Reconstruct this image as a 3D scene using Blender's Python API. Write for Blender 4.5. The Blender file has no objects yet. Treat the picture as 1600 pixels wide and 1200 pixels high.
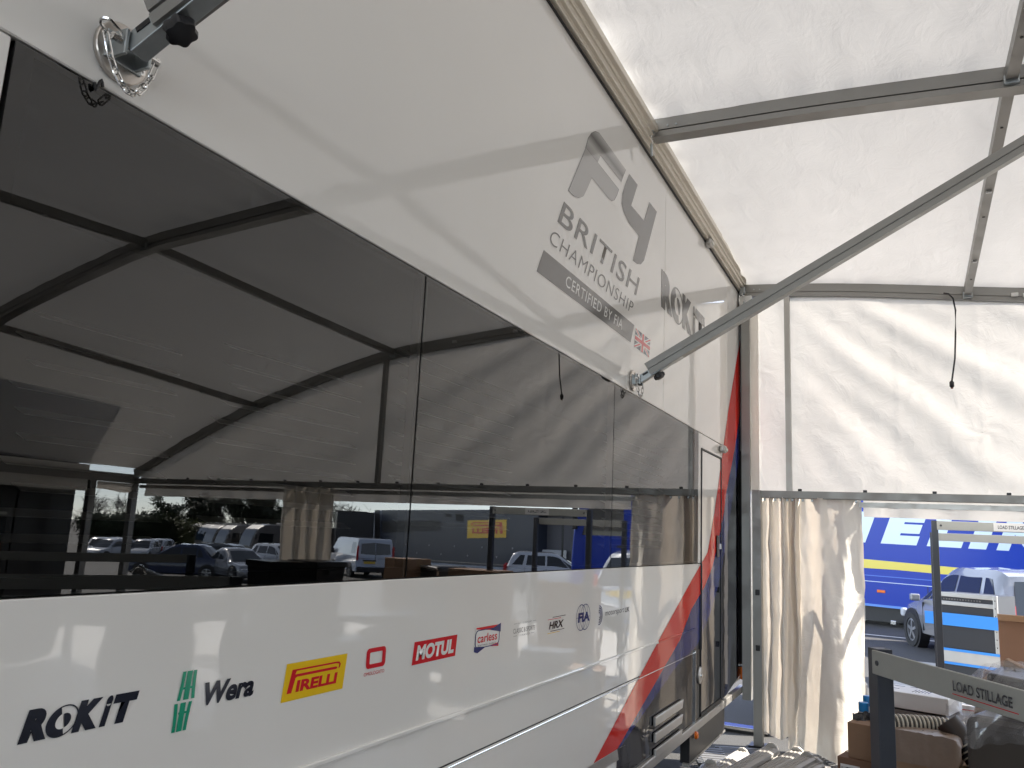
import bpy, math, random
from mathutils import Vector, Matrix, noise
V = Vector; R = math.radians; PI = math.pi
random.seed(7)
S = bpy.context.scene
COL = S.collection

# ------------------------------------------------------------------ camera, sky, sun, exposure
CAM = V((1.3, 0.0, 1.6))
FPX = 1274.63
MX = Matrix(((0.90165503, 0.42989658, 0.04698012), (-0.03602276, 0.1829197, -0.98246768), (-0.43095309, 0.88415457, 0.18041654)))
cam_data = bpy.data.cameras.new('camera')
cam = bpy.data.objects.new('camera', cam_data); COL.objects.link(cam)
cam_data.sensor_width = 36; cam_data.lens = FPX/1600*36; cam_data.clip_start = 0.05; cam_data.clip_end = 2000
rot = Matrix((MX[0], -MX[1], -MX[2])).transposed()
cam.matrix_world = Matrix.Translation(CAM) @ rot.to_4x4()
S.camera = cam
SUN_AZ, SUN_EL = R(67), R(38)
w = bpy.data.worlds.new('World'); S.world = w; w.use_nodes = True
nt = w.node_tree; bg = nt.nodes['Background']
sky = nt.nodes.new('ShaderNodeTexSky'); sky.sky_type = 'NISHITA'; sky.sun_disc = False
sky.sun_elevation = SUN_EL; sky.sun_rotation = SUN_AZ; sky.dust_density = 0.0; sky.air_density = .8; sky.altitude = 1500; sky.ozone_density = 2
hs = nt.nodes.new('ShaderNodeHueSaturation'); hs.inputs['Saturation'].default_value = .5
nt.links.new(sky.outputs[0], hs.inputs['Color']); nt.links.new(hs.outputs[0], bg.inputs[0]); bg.inputs[1].default_value = 0.15
sd = bpy.data.lights.new('sun', 'SUN'); sd.energy = 3.7; sd.angle = R(0.5); sd.color = (1, .93, .83)
sun = bpy.data.objects.new('sun', sd); COL.objects.link(sun)
sdir = V((math.sin(SUN_AZ)*math.cos(SUN_EL), math.cos(SUN_AZ)*math.cos(SUN_EL), math.sin(SUN_EL)))
sun.rotation_euler = sdir.to_track_quat('Z', 'Y').to_euler(); sun.location = (10, 20, 30)
S.view_settings.view_transform = 'Standard'; S.view_settings.look = 'None'
S.view_settings.exposure = 2.24; S.view_settings.gamma = 1
S.render.engine = 'CYCLES'
cy = S.cycles
cy.use_denoising = True; cy.max_bounces = 8; cy.diffuse_bounces = 5; cy.glossy_bounces = 4; cy.transparent_max_bounces = 12
cy.transmission_bounces = 6; cy.sample_clamp_indirect = 8; cy.caustics_reflective = False; cy.caustics_refractive = False

# ------------------------------------------------------------------ measuring aids: rays through the photograph's perspective
def ray(x, y): return MX.transposed() @ V((x-800, y-600, FPX))
def at(x, y, z): return CAM + ray(x, y)*(z/FPX)                      # point seen directly, z metres deep
def mat(x, y, z):                                                    # point seen mirrored in the trailer side
    r = ray(x, y); return V((-CAM.x-r.x*z/FPX, CAM.y+r.y*z/FPX, CAM.z+r.z*z/FPX)) * 1.0
def matx(x, y, z):
    p = mat(x, y, z); return V((p.x, p.y, p.z))
def wp(x, y, off=0.0):                                               # (Y,Z) on the trailer side
    r = ray(x, y); t = (off-CAM.x)/r.x; p = CAM+r*t; return (p.y, p.z)
def onz(x, y, Z):
    r = ray(x, y); return CAM + r*((Z-CAM.z)/r.z)
def ony(x, y, Y):
    r = ray(x, y); return CAM + r*((Y-CAM.y)/r.y)
GP_ = [(-1e4, 0), (5, 0), (6.5, -.06), (8, -.22), (11, -.52), (14, -.74), (22, -.88), (30, -1.08), (40, -1.36), (52, -1.66), (1e4, -1.7)]
def gz(X, Y):
    for (x0, z0), (x1, z1) in zip(GP_, GP_[1:]):
        if X <= x1: return z0+(z1-z0)*(X-x0)/(x1-x0)
    return -1.7

# ------------------------------------------------------------------ materials
def new_mat(name):
    m = bpy.data.materials.new(name); m.use_nodes = True
    return m, m.node_tree, m.node_tree.nodes['Principled BSDF']
def pm(name, col, rough=.5, metal=0., spec=.5, vary=0., vscale=8., bump=0., bscale=40., coat=0., rvary=0.):
    m, t, b = new_mat(name)
    b.inputs['Base Color'].default_value = (*col, 1); b.inputs['Roughness'].default_value = rough
    b.inputs['Metallic'].default_value = metal; b.inputs['Specular IOR Level'].default_value = spec
    b.inputs['Coat Weight'].default_value = coat; b.inputs['Coat Roughness'].default_value = .02
    L = t.links
    if vary or bump or rvary:
        tc = t.nodes.new('ShaderNodeTexCoord')
    if vary or rvary:
        n = t.nodes.new('ShaderNodeTexNoise'); n.inputs['Scale'].default_value = vscale; n.inputs['Detail'].default_value = 6
        L.new(tc.outputs['Object'], n.inputs['Vector'])
    if vary:
        mx = t.nodes.new('ShaderNodeMix'); mx.data_type = 'RGBA'
        mx.inputs['A'].default_value = (*[c*(1-vary) for c in col], 1); mx.inputs['B'].default_value = (*[min(1, c*(1+vary)) for c in col], 1)
        L.new(n.outputs['Fac'], mx.inputs['Factor']); L.new(mx.outputs['Result'], b.inputs['Base Color'])
    if rvary:
        mr = t.nodes.new('ShaderNodeMapRange'); mr.inputs['From Min'].default_value = .3; mr.inputs['From Max'].default_value = .7
        mr.inputs['To Min'].default_value = max(0, rough-rvary); mr.inputs['To Max'].default_value = rough+rvary
        L.new(n.outputs['Fac'], mr.inputs['Value']); L.new(mr.outputs['Result'], b.inputs['Roughness'])
    if bump:
        n2 = t.nodes.new('ShaderNodeTexNoise'); n2.inputs['Scale'].default_value = bscale; n2.inputs['Detail'].default_value = 4
        L.new(tc.outputs['Object'], n2.inputs['Vector'])
        bp = t.nodes.new('ShaderNodeBump'); bp.inputs['Strength'].default_value = 1; bp.inputs['Distance'].default_value = bump
        L.new(n2.outputs['Fac'], bp.inputs['Height']); L.new(bp.outputs['Normal'], b.inputs['Normal'])
    return m
def fabric(name, col, trans, bump=.0012):
    m, t, b = new_mat(name); L = t.links
    t.nodes.remove(b)
    out = t.nodes['Material Output']
    tc = t.nodes.new('ShaderNodeTexCoord')
    mp = t.nodes.new('ShaderNodeMapping'); mp.inputs['Scale'].default_value = (1, .55, 1)
    L.new(tc.outputs['Object'], mp.inputs['Vector'])
    n = t.nodes.new('ShaderNodeTexNoise'); n.inputs['Scale'].default_value = 7; n.inputs['Detail'].default_value = 9; n.inputs['Roughness'].default_value = .6
    n.inputs['Distortion'].default_value = .8
    L.new(mp.outputs['Vector'], n.inputs['Vector'])
    bp = t.nodes.new('ShaderNodeBump'); bp.inputs['Distance'].default_value = bump*14; bp.inputs['Strength'].default_value = .55
    L.new(n.outputs['Fac'], bp.inputs['Height'])
    n3 = t.nodes.new('ShaderNodeTexNoise'); n3.inputs['Scale'].default_value = 1.3; n3.inputs['Detail'].default_value = 3
    L.new(tc.outputs['Object'], n3.inputs['Vector'])
    def mixc(c, k):
        mx = t.nodes.new('ShaderNodeMix'); mx.data_type = 'RGBA'
        mx.inputs['A'].default_value = (*[v*(1-k) for v in c], 1); mx.inputs['B'].default_value = (*[min(1, v*(1+k)) for v in c], 1)
        L.new(n3.outputs['Fac'], mx.inputs['Factor']); return mx.outputs['Result']
    d = t.nodes.new('ShaderNodeBsdfDiffuse'); L.new(mixc(col, .06), d.inputs['Color']); L.new(bp.outputs['Normal'], d.inputs['Normal'])
    tr = t.nodes.new('ShaderNodeBsdfTranslucent'); L.new(mixc(trans, .10), tr.inputs['Color']); L.new(bp.outputs['Normal'], tr.inputs['Normal'])
    g = t.nodes.new('ShaderNodeBsdfGlossy'); g.inputs['Roughness'].default_value = .4; g.inputs['Color'].default_value = (.03, .03, .03, 1)
    L.new(bp.outputs['Normal'], g.inputs['Normal'])
    a = t.nodes.new('ShaderNodeAddShader'); L.new(d.outputs[0], a.inputs[0]); L.new(tr.outputs[0], a.inputs[1])
    a2 = t.nodes.new('ShaderNodeAddShader'); L.new(a.outputs[0], a2.inputs[0]); L.new(g.outputs[0], a2.inputs[1])
    L.new(a2.outputs[0], out.inputs['Surface'])
    return m
def glass(name, tint, ior=1.6, rough=0.0, body=(.01, .01, .012)):
    m, t, b = new_mat(name); L = t.links; t.nodes.remove(b)
    out = t.nodes['Material Output']
    fr = t.nodes.new('ShaderNodeFresnel'); fr.inputs['IOR'].default_value = ior
    tp = t.nodes.new('ShaderNodeBsdfTransparent'); tp.inputs['Color'].default_value = (*tint, 1)
    g = t.nodes.new('ShaderNodeBsdfGlossy'); g.inputs['Roughness'].default_value = rough
    mx = t.nodes.new('ShaderNodeMixShader')
    L.new(fr.outputs[0], mx.inputs[0]); L.new(tp.outputs[0], mx.inputs[1]); L.new(g.outputs[0], mx.inputs[2])
    L.new(mx.outputs[0], out.inputs['Surface'])
    return m

def paint(name, col, spec=.5):
    m = pm(name, col, rough=.03, spec=spec, vary=.03, vscale=1.5)
    t = m.node_tree; b = t.nodes['Principled BSDF']; L = t.links
    tc = t.nodes.new('ShaderNodeTexCoord'); n = t.nodes.new('ShaderNodeTexNoise'); n.inputs['Scale'].default_value = 5; n.inputs['Detail'].default_value = 2
    L.new(tc.outputs['Object'], n.inputs['Vector'])
    bp = t.nodes.new('ShaderNodeBump'); bp.inputs['Distance'].default_value = .0009; bp.inputs['Strength'].default_value = 1
    L.new(n.outputs['Fac'], bp.inputs['Height']); L.new(bp.outputs['Normal'], b.inputs['Normal'])
    return m

WHITE = paint('white gloss paint', (.80, .785, .755))
REDP = paint('red gloss vinyl', (.58, .03, .022), spec=.1)
BLUEP = paint('blue gloss vinyl', (.022, .03, .14), spec=.12)
DARKP = paint('dark navy gloss vinyl', (.007, .008, .014), spec=.13)
INK = pm('black vinyl lettering', (.015, .017, .028), rough=.12, vary=.2)
GREYINK = pm('grey vinyl lettering', (.16, .155, .15), rough=.1, vary=.1, vscale=3)
MIDINK = pm('mid grey vinyl', (.42, .41, .40), rough=.1)
REDINK = pm('red print', (.62, .02, .03), rough=.12)
GREENINK = pm('green print', (.01, .30, .17), rough=.12)
YELINK = pm('yellow print', (.85, .55, .02), rough=.12)
WHITEINK = pm('white print', (.78, .78, .76), rough=.15)
BLUEINK = pm('dark blue print', (.02, .035, .16), rough=.12)
ALU = pm('anodised aluminium', (.47, .455, .43), rough=.38, metal=.75, vary=.08, vscale=14, rvary=.08)
RAILA = pm('anodised rail with curtain reflection tone', (.74, .685, .59), rough=.36, metal=.25, vary=.06, vscale=6)  # warm tone puts the curtain's reflection into the base colour
ALUD = pm('aged aluminium beam', (.30, .295, .28), rough=.42, metal=.6, vary=.10, vscale=10, rvary=.1)
GALV = pm('galvanised steel', (.42, .45, .46), rough=.34, metal=.85, vary=.2, vscale=30)
STEEL = pm('stainless steel', (.56, .52, .48), rough=.28, metal=.9, vary=.1, vscale=20)
CHROME = pm('bright steel', (.72, .71, .69), rough=.15, metal=1)
BLACKPL = pm('black plastic', (.012, .012, .015), rough=.35, vary=.2)
RUBBER = pm('black rubber', (.018, .018, .018), rough=.7)
SEAL = pm('black rubber seal', (.008, .008, .009), rough=.5)
WINGLASS = glass('dark tinted window glass', (.30, .30, .29), ior=1.74)
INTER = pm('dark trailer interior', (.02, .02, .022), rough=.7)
SLAT = pm('venetian blind slat', (.75, .74, .70), rough=.5)
ORANGE = pm('orange reflector', (.8, .16, .01), rough=.2)
ROOFF = fabric('white awning roof fabric', (.78, .765, .735), (.100, .0977, .094))
GABF = fabric('white awning wall fabric', (.76, .74, .695), (.183, .172, .158))
CURF = fabric('cream curtain fabric', (.66, .625, .565), (.140, .123, .104))
def asphalt_mat():
    m, t, b = new_mat('asphalt'); L = t.links
    tc = t.nodes.new('ShaderNodeTexCoord')
    n1 = t.nodes.new('ShaderNodeTexNoise'); n1.inputs['Scale'].default_value = .25; n1.inputs['Detail'].default_value = 8
    n2 = t.nodes.new('ShaderNodeTexNoise'); n2.inputs['Scale'].default_value = 90; n2.inputs['Detail'].default_value = 3
    for n in (n1, n2): L.new(tc.outputs['Object'], n.inputs['Vector'])
    r = t.nodes.new('ShaderNodeValToRGB'); r.color_ramp.elements[0].position = .3; r.color_ramp.elements[1].position = .7
    r.color_ramp.elements[0].color = (.060, .059, .057, 1); r.color_ramp.elements[1].color = (.10, .097, .092, 1)
    L.new(n1.outputs['Fac'], r.inputs['Fac'])
    mx = t.nodes.new('ShaderNodeMix'); mx.data_type = 'RGBA'; mx.blend_type = 'MULTIPLY'; mx.inputs['Factor'].default_value = .5
    L.new(r.outputs['Color'], mx.inputs['A']); L.new(n2.outputs['Fac'], mx.inputs['B']); L.new(mx.outputs['Result'], b.inputs['Base Color'])
    bp = t.nodes.new('ShaderNodeBump'); bp.inputs['Distance'].default_value = .006; L.new(n2.outputs['Fac'], bp.inputs['Height'])
    L.new(bp.outputs['Normal'], b.inputs['Normal']); b.inputs['Roughness'].default_value = .75
    return m
ASPH = asphalt_mat()
LINEM = pm('pale ground line', (.62, .60, .55), rough=.6, vary=.25, vscale=3)

# ------------------------------------------------------------------ mesh helpers
class MB:
    def __init__(s): s.v = []; s.f = []
    def add(s, vs, fs):
        o = len(s.v); s.v += [tuple(p) for p in vs]; s.f += [tuple(i+o for i in f) for f in fs]; return s
    def box(s, c, d, rot=None):
        c = V(c); h = V(d)/2; vs = []
        for x in (-1, 1):
            for y in (-1, 1):
                for z in (-1, 1):
                    p = V((x*h.x, y*h.y, z*h.z)); vs.append(c+(rot @ p if rot else p))
        return s.add(vs, [(0, 1, 3, 2), (4, 6, 7, 5), (0, 4, 5, 1), (2, 3, 7, 6), (0, 2, 6, 4), (1, 5, 7, 3)])
    def bb(s, x0, x1, y0, y1, z0, z1): return s.box(((x0+x1)/2, (y0+y1)/2, (z0+z1)/2), (x1-x0, y1-y0, z1-z0))
    def sweep(s, pts, sec, up=(0, 0, 1), caps=True, scale=None):
        pts = [V(p) for p in pts]; n = len(sec); vs = []
        for i, p in enumerate(pts):
            d = (pts[min(i+1, len(pts)-1)]-pts[max(i-1, 0)]).normalized()
            u = V(up); sd = d.cross(u)
            if sd.length < 1e-4: sd = d.cross(V((1, .3, 0)))
            sd.normalize(); u2 = sd.cross(d).normalized(); k = scale[i] if scale else 1
            vs += [p+sd*a*k+u2*b*k for a, b in sec]
        fs = []
        for i in range(len(pts)-1):
            for j in range(n):
                a = i*n+j; b = i*n+(j+1) % n; fs.append((a, b, b+n, a+n))
        if caps: fs += [tuple(range(n-1, -1, -1)), tuple(range((len(pts)-1)*n, len(pts)*n))]
        return s.add(vs, fs)
    def bar(s, a, b, wd, ht, up=(0, 0, 1)): return s.sweep([a, b], [(-wd/2, -ht/2), (wd/2, -ht/2), (wd/2, ht/2), (-wd/2, ht/2)], up)
    def tube(s, pts, r, n=8, scale=None, up=(0, 0, 1)):
        return s.sweep(pts, [(r*math.cos(2*PI*k/n), r*math.sin(2*PI*k/n)) for k in range(n)], up, True, scale)
    def prism(s, poly, a, b):        # poly of 3D points extruded by vectors a..b
        n = len(poly); a = V(a); b = V(b)
        vs = [V(p)+a for p in poly]+[V(p)+b for p in poly]
        fs = [tuple(range(n-1, -1, -1)), tuple(range(n, 2*n))]+[(i, (i+1) % n, (i+1) % n+n, i+n) for i in range(n)]
        return s.add(vs, fs)
    def poly(s, pts): return s.add(pts, [tuple(range(len(pts)))])
    def grid(s, fn, nu, nv):
        vs = [fn(i/nu, j/nv) for j in range(nv+1) for i in range(nu+1)]
        fs = [(j*(nu+1)+i, j*(nu+1)+i+1, (j+1)*(nu+1)+i+1, (j+1)*(nu+1)+i) for j in range(nv) for i in range(nu)]
        return s.add(vs, fs)
    def lathe(s, c, axis, prof, n=16):   # prof: (r, h) along axis
        ax = V(axis).normalized(); u = ax.orthogonal().normalized(); q = ax.cross(u); c = V(c); vs = []
        for r, h in prof:
            for k in range(n):
                an = 2*PI*k/n; vs.append(c+ax*h+(u*math.cos(an)+q*math.sin(an))*r)
        fs = []
        for i in range(len(prof)-1):
            for k in range(n):
                a = i*n+k; b = i*n+(k+1) % n; fs.append((a, b, b+n, a+n))
        fs += [tuple(range(n-1, -1, -1)), tuple(range((len(prof)-1)*n, len(prof)*n))]
        return s.add(vs, fs)
    def link(s, c, d, side, L, W, r):    # chain link: oval ring
        c = V(c); d = V(d).normalized(); sd = V(side); sd = (sd-d*sd.dot(d)).normalized(); nrm = d.cross(sd); n = 14; m = 5; vs = []
        for k in range(n):
            a = 2*PI*k/n; ca, sa = math.cos(a), math.sin(a)
            p = c+d*(ca*W/2+(L-W)/2*(1 if ca > 0 else -1))+sd*sa*W/2; o = d*ca+sd*sa
            for j in range(m):
                b = 2*PI*j/m; vs.append(p+o*r*math.cos(b)+nrm*r*math.sin(b))
        fs = [(k*m+j, k*m+(j+1) % m, ((k+1) % n)*m+(j+1) % m, ((k+1) % n)*m+j) for k in range(n) for j in range(m)]
        return s.add(vs, fs)
    def build(s, name, m, parent=None, smooth=False, bevel=0, seg=2, thick=0):
        me = bpy.data.meshes.new(name); me.from_pydata(s.v, [], s.f); me.validate(); me.materials.append(m)
        import bmesh
        bm = bmesh.new(); bm.from_mesh(me); bmesh.ops.recalc_face_normals(bm, faces=bm.faces); bm.to_mesh(me); bm.free()
        if smooth:
            me.polygons.foreach_set('use_smooth', [True]*len(me.polygons)); me.set_sharp_from_angle(angle=R(40))
        return put(name, me, parent, bevel, seg, thick)
def put(name, me, parent=None, bevel=0, seg=2, thick=0):
    o = bpy.data.objects.new(name, me); COL.objects.link(o)
    if parent is not None:
        o.parent = parent
        if parent.get('fixed'): o.location = -parent.location
    if bevel:
        b = o.modifiers.new('bevel', 'BEVEL'); b.width = bevel; b.segments = seg; b.limit_method = 'ANGLE'; b.angle_limit = R(35)
    return o
def tag(o, label=None, cat=None, group=None, kind=None):
    for k, v in (('label', label), ('category', cat), ('group', group), ('kind', kind)):
        if v: o[k] = v
    return o
def thing(name, label, cat, loc=(0, 0, 0), rz=0, group=None, fixed=False):
    o = bpy.data.objects.new(name, None); COL.objects.link(o); o.location = loc; o.rotation_euler = (0, 0, rz); o.empty_display_size = .1
    if fixed: o['fixed'] = 1
    return tag(o, label, cat, group)
def copy_tree(o, parent=None):
    c = o.copy(); COL.objects.link(c); c.parent = parent
    for ch in list(o.children): copy_tree(ch, c)
    return c
DG = [None]
def text_mesh(s, bold=0.0, shear=0.0, space=1.0):
    cu = bpy.data.curves.new('lettering', 'FONT'); cu.body = s; cu.size = 1; cu.offset = bold; cu.shear = shear; cu.space_character = space; cu.resolution_u = 5
    ob = bpy.data.objects.new('lettering', cu); COL.objects.link(ob)
    dg = bpy.context.evaluated_depsgraph_get(); dg.update()
    me = bpy.data.meshes.new_from_object(ob.evaluated_get(dg)); bpy.data.objects.remove(ob); bpy.data.curves.remove(cu)
    return me
def text(s, m, parent, P0, U, W, bold=.0, shear=0., space=1., name='lettering'):
    """lettering filling the parallelogram P0, P0+U, P0+W"""
    me = text_mesh(s, bold, shear, space); P0, U, W = V(P0), V(U), V(W)
    xs = [v.co.x for v in me.vertices]; ys = [v.co.y for v in me.vertices]
    x0, x1, y0, y1 = min(xs), max(xs), min(ys), max(ys)
    for v in me.vertices:
        v.co = P0+U*((v.co.x-x0)/(x1-x0))+W*((v.co.y-y0)/(y1-y0))
    me.materials.clear(); me.materials.append(m); me.name = name
    return put(name, me, parent)

# ================================================================== SETTING
g = MB()
def gfn(u, v):
    x = -260+u*620; y = -220+v*620; return (x, y, gz(x, y))
xs = [-260, -100, -40, -10, 0, 5, 6.5, 8, 11, 14, 22, 30, 40, 52, 60, 80, 110, 160, 260, 360]; ys = [-220, -60, -20, 0, 10, 20, 30, 45, 60, 90, 130, 200, 400]
vs = [(x, y, gz(x, y)) for y in ys for x in xs]; n = len(xs)
g.add(vs, [(j*n+i, j*n+i+1, (j+1)*n+i+1, (j+1)*n+i) for j in range(len(ys)-1) for i in range(n-1)])
tag(g.build('ground', ASPH, smooth=True), kind='structure')
ln = MB()  # pale strip on the ground along the blue truck
for (x0, y0, x1, y1) in ((-12, 19.6, 7.5, 16.9),):
    d = (V((x1, y1, 0))-V((x0, y0, 0))).normalized(); q = V((-d.y, d.x, 0))*.07
    ln.poly([V((x0, y0, .006))-q, V((x1, y1, .006))-q, V((x1, y1, .006))+q, V((x0, y0, .006))+q])
tag(ln.build('pale_line', LINEM), kind='structure')

SUNGND = pm('ground tone with sunlight', (.44, .42, .385), rough=.7, vary=.14, vscale=2.5, bump=.001, bscale=60)  # paler tone puts sunlight into the ground, up to the truck's shadow edge
ca_ = MB(); xs_ = [.88, 3, 5, 6.5, 8, 11, 14, 22, 30]
ca_.add([(x, y, gz(x, y)+.005) for y in (7.75, 14.2) for x in xs_], [(i, i+1, i+1+len(xs_), i+len(xs_)) for i in range(len(xs_)-1)])
tag(ca_.build('sunlit_ground_patch', SUNGND), kind='structure')
FLOORM = pm('dark grey plastic flooring', (.30, .295, .285), rough=.5, vary=.25, vscale=6, bump=.002, bscale=30)
tag(MB().poly([(.30, -6, .0055), (7.38, -6, .0055), (7.38, 6.95, .0055), (.30, 6.95, .0055)]).build('tent_floor', FLOORM), kind='structure')

# ================================================================== RACE TRAILER
YN, YF = -7.0, 7.32
ZB, ZT = 0.42, 3.88
WZ0, WZ1 = 1.463, 2.365; WY0, WY1 = .733, 5.70
T = thing('race_trailer', 'long white race trailer with dark windows, sponsor logos and red stripe', 'trailer', (-1.25, 0, 0), fixed=True)
b = MB().bb(-2.55, -.06, YN, YF-.003, ZT-.05, ZT+.04); b.build('roof', WHITE, T)
def panel(y0, y1, z0, z1, m=WHITE, name='side_panel'): return MB().bb(-.06, 0, y0, y1, z0, z1).build(name, m, T, bevel=.0025, seg=1)
panel(YN, 4.752, WZ1+.004, ZT-.004); panel(4.756, 6.70, WZ1+.004, ZT-.004); panel(6.704, YF, 2.369, ZT-.004)
panel(YN, WY0-.004, WZ0, WZ1); panel(YN, 5.775, .8955, WZ0-.004)
panel(YN, 3.995, .30, .890, name='locker_door')
panel(4.0, 5.60, .42, .890, name='locker_door'); panel(WY1+.004, 5.775, WZ0, WZ1)
panel(5.79, 6.45, .47, 2.25, name='door_skin')
panel(6.462, YF, .50, 2.365); panel(5.779, 6.458, 2.258, 2.365); panel(5.605, 5.785, .42, .901)
panel(5.786, 6.458, .40, .462)
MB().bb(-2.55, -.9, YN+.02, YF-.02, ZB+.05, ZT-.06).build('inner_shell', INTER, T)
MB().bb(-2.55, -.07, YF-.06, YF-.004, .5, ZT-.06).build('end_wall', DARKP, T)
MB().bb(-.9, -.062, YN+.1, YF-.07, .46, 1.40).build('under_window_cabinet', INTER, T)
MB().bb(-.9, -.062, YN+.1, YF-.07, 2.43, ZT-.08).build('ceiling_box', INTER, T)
# windows
edges = [WY0, 2.034, 3.848, WY1]
for i in range(3):
    y0, y1 = edges[i]+.004, edges[i+1]-.004
    wdw = MB().poly([(-.001, y0, WZ0), (-.001, y1, WZ0), (-.001, y1, WZ1), (-.001, y0, WZ1)]).build('window', WINGLASS, T)
    fr = MB(); e = .035 if i == 0 else .012
    fr.bb(-.03, -.004, y0, y0+e, WZ0, WZ1); fr.bb(-.03, -.0042, y0, y1, WZ0, WZ0+(.028 if i == 0 else .012)); fr.bb(-.03, -.0042, y0, y1, WZ1-.012, WZ1); fr.bb(-.03, -.004, y1-.012, y1, WZ0, WZ1)
    fr.build('window_frame', SEAL, wdw)
    spans = {0: [(.92, 1.28, 1.55, 1.98), (1.40, 1.95, 1.60, 2.02)], 1: [(2.15, 3.0, 1.62, 2.2)], 2: [(4.15, 5.3, 1.56, 2.25)]}[i]
    for (a, c, z0, z1) in spans:
        k = 0; z = z0
        while z < z1:
            ins = random.uniform(0, .03)
            MB().box((-.16, (a+c)/2+ins, z), (.034, c-a-2*ins, .0018), Matrix.Rotation(R(24), 3, 'Y')).build('blind_slat', SLAT, wdw)
            z += .046
# thin black loop at the near window's top edge
MB().tube([V((.006, wp(145, 128)[0], WZ1))+V((0, .001*i, -.012*math.sin(i/8*PI))) for i in range(0, 18, 2)], .0028, 6).build('black_loop', BLACKPL, T, smooth=True)
# mouldings
for y0_, y1_, m_ in ((YN, 4.70, WHITE), (4.702, 5.24, REDP), (5.242, 5.60, BLUEP)): MB().bb(0, .009, y0_, y1_, 1.030, 1.043).build('moulding', m_, T, bevel=.003)
MB().bb(-.03, -.004, YN, 5.60, .886, .90).build('locker_gap', SEAL, T)
MB().bb(0, .004, YN, 5.60, .883, .887).build('moulding', CHROME, T, bevel=.002)
# graphics laid on the side
def wpoly(px, m, off, name='livery'):
    return MB().poly([(off*.4, *wp(x, y)) for x, y in px]).build(name, m, T)
def wyz(pts, m, off, name='livery'): return MB().poly([(off*.4, y, z) for y, z in pts]).build(name, m, T)
red_l = [(7.30, 3.42), (6.98, 2.99), (6.735, 2.66), (6.527, 2.311), (6.22, 1.831), (5.99, 1.535), (5.79, 1.46), (5.504, 1.353), (4.726, 1.046), (3.675, .613)]
red_r = [(7.30, 2.79), (7.05, 2.42), (6.681, 2.019), (6.578, 1.847), (6.314, 1.573), (6.15, 1.43), (5.90, 1.30), (5.509, 1.17), (5.211, 1.002), (4.01, .606)]
blue_r = [(7.30, 2.42), (7.1, 2.18), (6.85, 1.87), (6.72, 1.68), (6.5, 1.42), (6.35, 1.28), (6.08, 1.10), (5.70, .93), (5.10, .85), (4.06, .604)]
def strip(a, c, m, off, name):
    mb = MB(); vs = [(off*.4, *p) for p in a]+[(off*.4, *p) for p in c]; k = len(a)
    mb.add(vs, [(i, i+1, i+1+k, i+k) for i in range(k-1)]); return mb.build(name, m, T)
strip(red_l, red_r, REDP, .0045, 'red_stripe')
strip(red_r, blue_r, BLUEP, .0038, 'blue_stripe')
dark_r = [(7.312, 2.40), (7.312, 2.17), (7.312, 1.86), (7.312, 1.67), (7.312, 1.41), (7.312, 1.27), (7.312, 1.1), (7.312, .95), (7.312, .55), (6.4, .43)]
strip(blue_r, dark_r, DARKP, .003, 'dark_livery')
wyz([(4.01, .606), (4.75, .56), (6.4, .43), (5.6, .425), (4.0, .425)], DARKP, .0031, 'dark_livery')
wyz([(4.01, .606), (4.75, .56), (4.5, .44), (4.0, .44)], DARKP, .0032, 'dark_livery')
# door outline, seams, lock
dl = MB()
for (y0, y1, z0, z1) in ((5.775, 5.788, .46, 2.262), (6.45, 6.462, .46, 2.262), (5.775, 6.462, 2.250, 2.262), (5.775, 6.462, .455, .475)):
    dl.bb(-.02, .007, y0, y1, z0, z1)
dl.build('door_seal', SEAL, T)
dr = MB().bb(.002, .014, 6.28, 6.36, 1.50, 1.66).build('door_lock', BLACKPL, T, bevel=.006)
MB().bb(.014, .03, 6.30, 6.34, 1.56, 1.60).build('latch_paddle', GALV, dr, bevel=.003)
lk = wp(1092, 1055); o = MB().lathe((.003, *lk), (1, 0, 0), [(.055, 0), (.055, .008), (.045, .012)], 18).build('fuel_flap', ALU, T, smooth=True)
MB().lathe((.012, *lk), (1, 0, 0), [(.014, 0), (.014, .012)], 10).build('key_barrel', CHROME, o)
MB().bb(.002, .012, 5.60, 5.606, .42, .905).build('trim_strip', CHROME, T); MB().bb(.002, .013, 5.768, 5.774, .89, 1.46).build('trim_strip', BLACKPL, T)
for k in range(3):
    dy = 0.075*k; z = .56-.075*k
    q = [(4.62+dy*.1, .60-.085*k), (5.22-.01*k, .60-.085*k), (5.25-.01*k, .65-.085*k), (4.62+dy*.1, .65-.085*k)]
    MB().prism([(0, *p) for p in q], (.004, 0, 0), (.02, 0, 0)).build('vent_slat', ALU, T, bevel=.004)
# floor rail, corner plate, under-run
MB().bb(-.02, .018, 4.15, YF, .395, .45).build('floor_rail', ALU, T, bevel=.006)
MB().bb(-.05, .010, 5.45, 6.55, .23, .392).build('skirt_plate', BLACKPL, T)
MB().bb(-.03, .014, 5.42, 6.56, .222, .235).build('skirt_lip', ALU, T)
wpoly([(928, 1193), (964, 1171), (966, 1187), (915, 1218), (890, 1230), (890, 1216)], ALU, .006, 'corner_plate')
lm = wp(1082, 1148); o = MB().lathe((.018, *lm), (1, 0, 0), [(.024, 0), (.024, .012), (.015, .02)], 14).build('side_reflector', ORANGE, T, smooth=True)
MB().bb(.0, .04, YF-.06, YF-.01, .50, .60).build('marker_lamp', ORANGE, T, bevel=.006)
MB().bb(.0, .04, YF-.06, YF-.01, .603, .625).build('marker_lamp_cap', CHROME, T, bevel=.004)
MB().bb(-.04, .062, YF, YF+.02, .62, ZT-.02).build('corner_post', SEAL, T)
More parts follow.
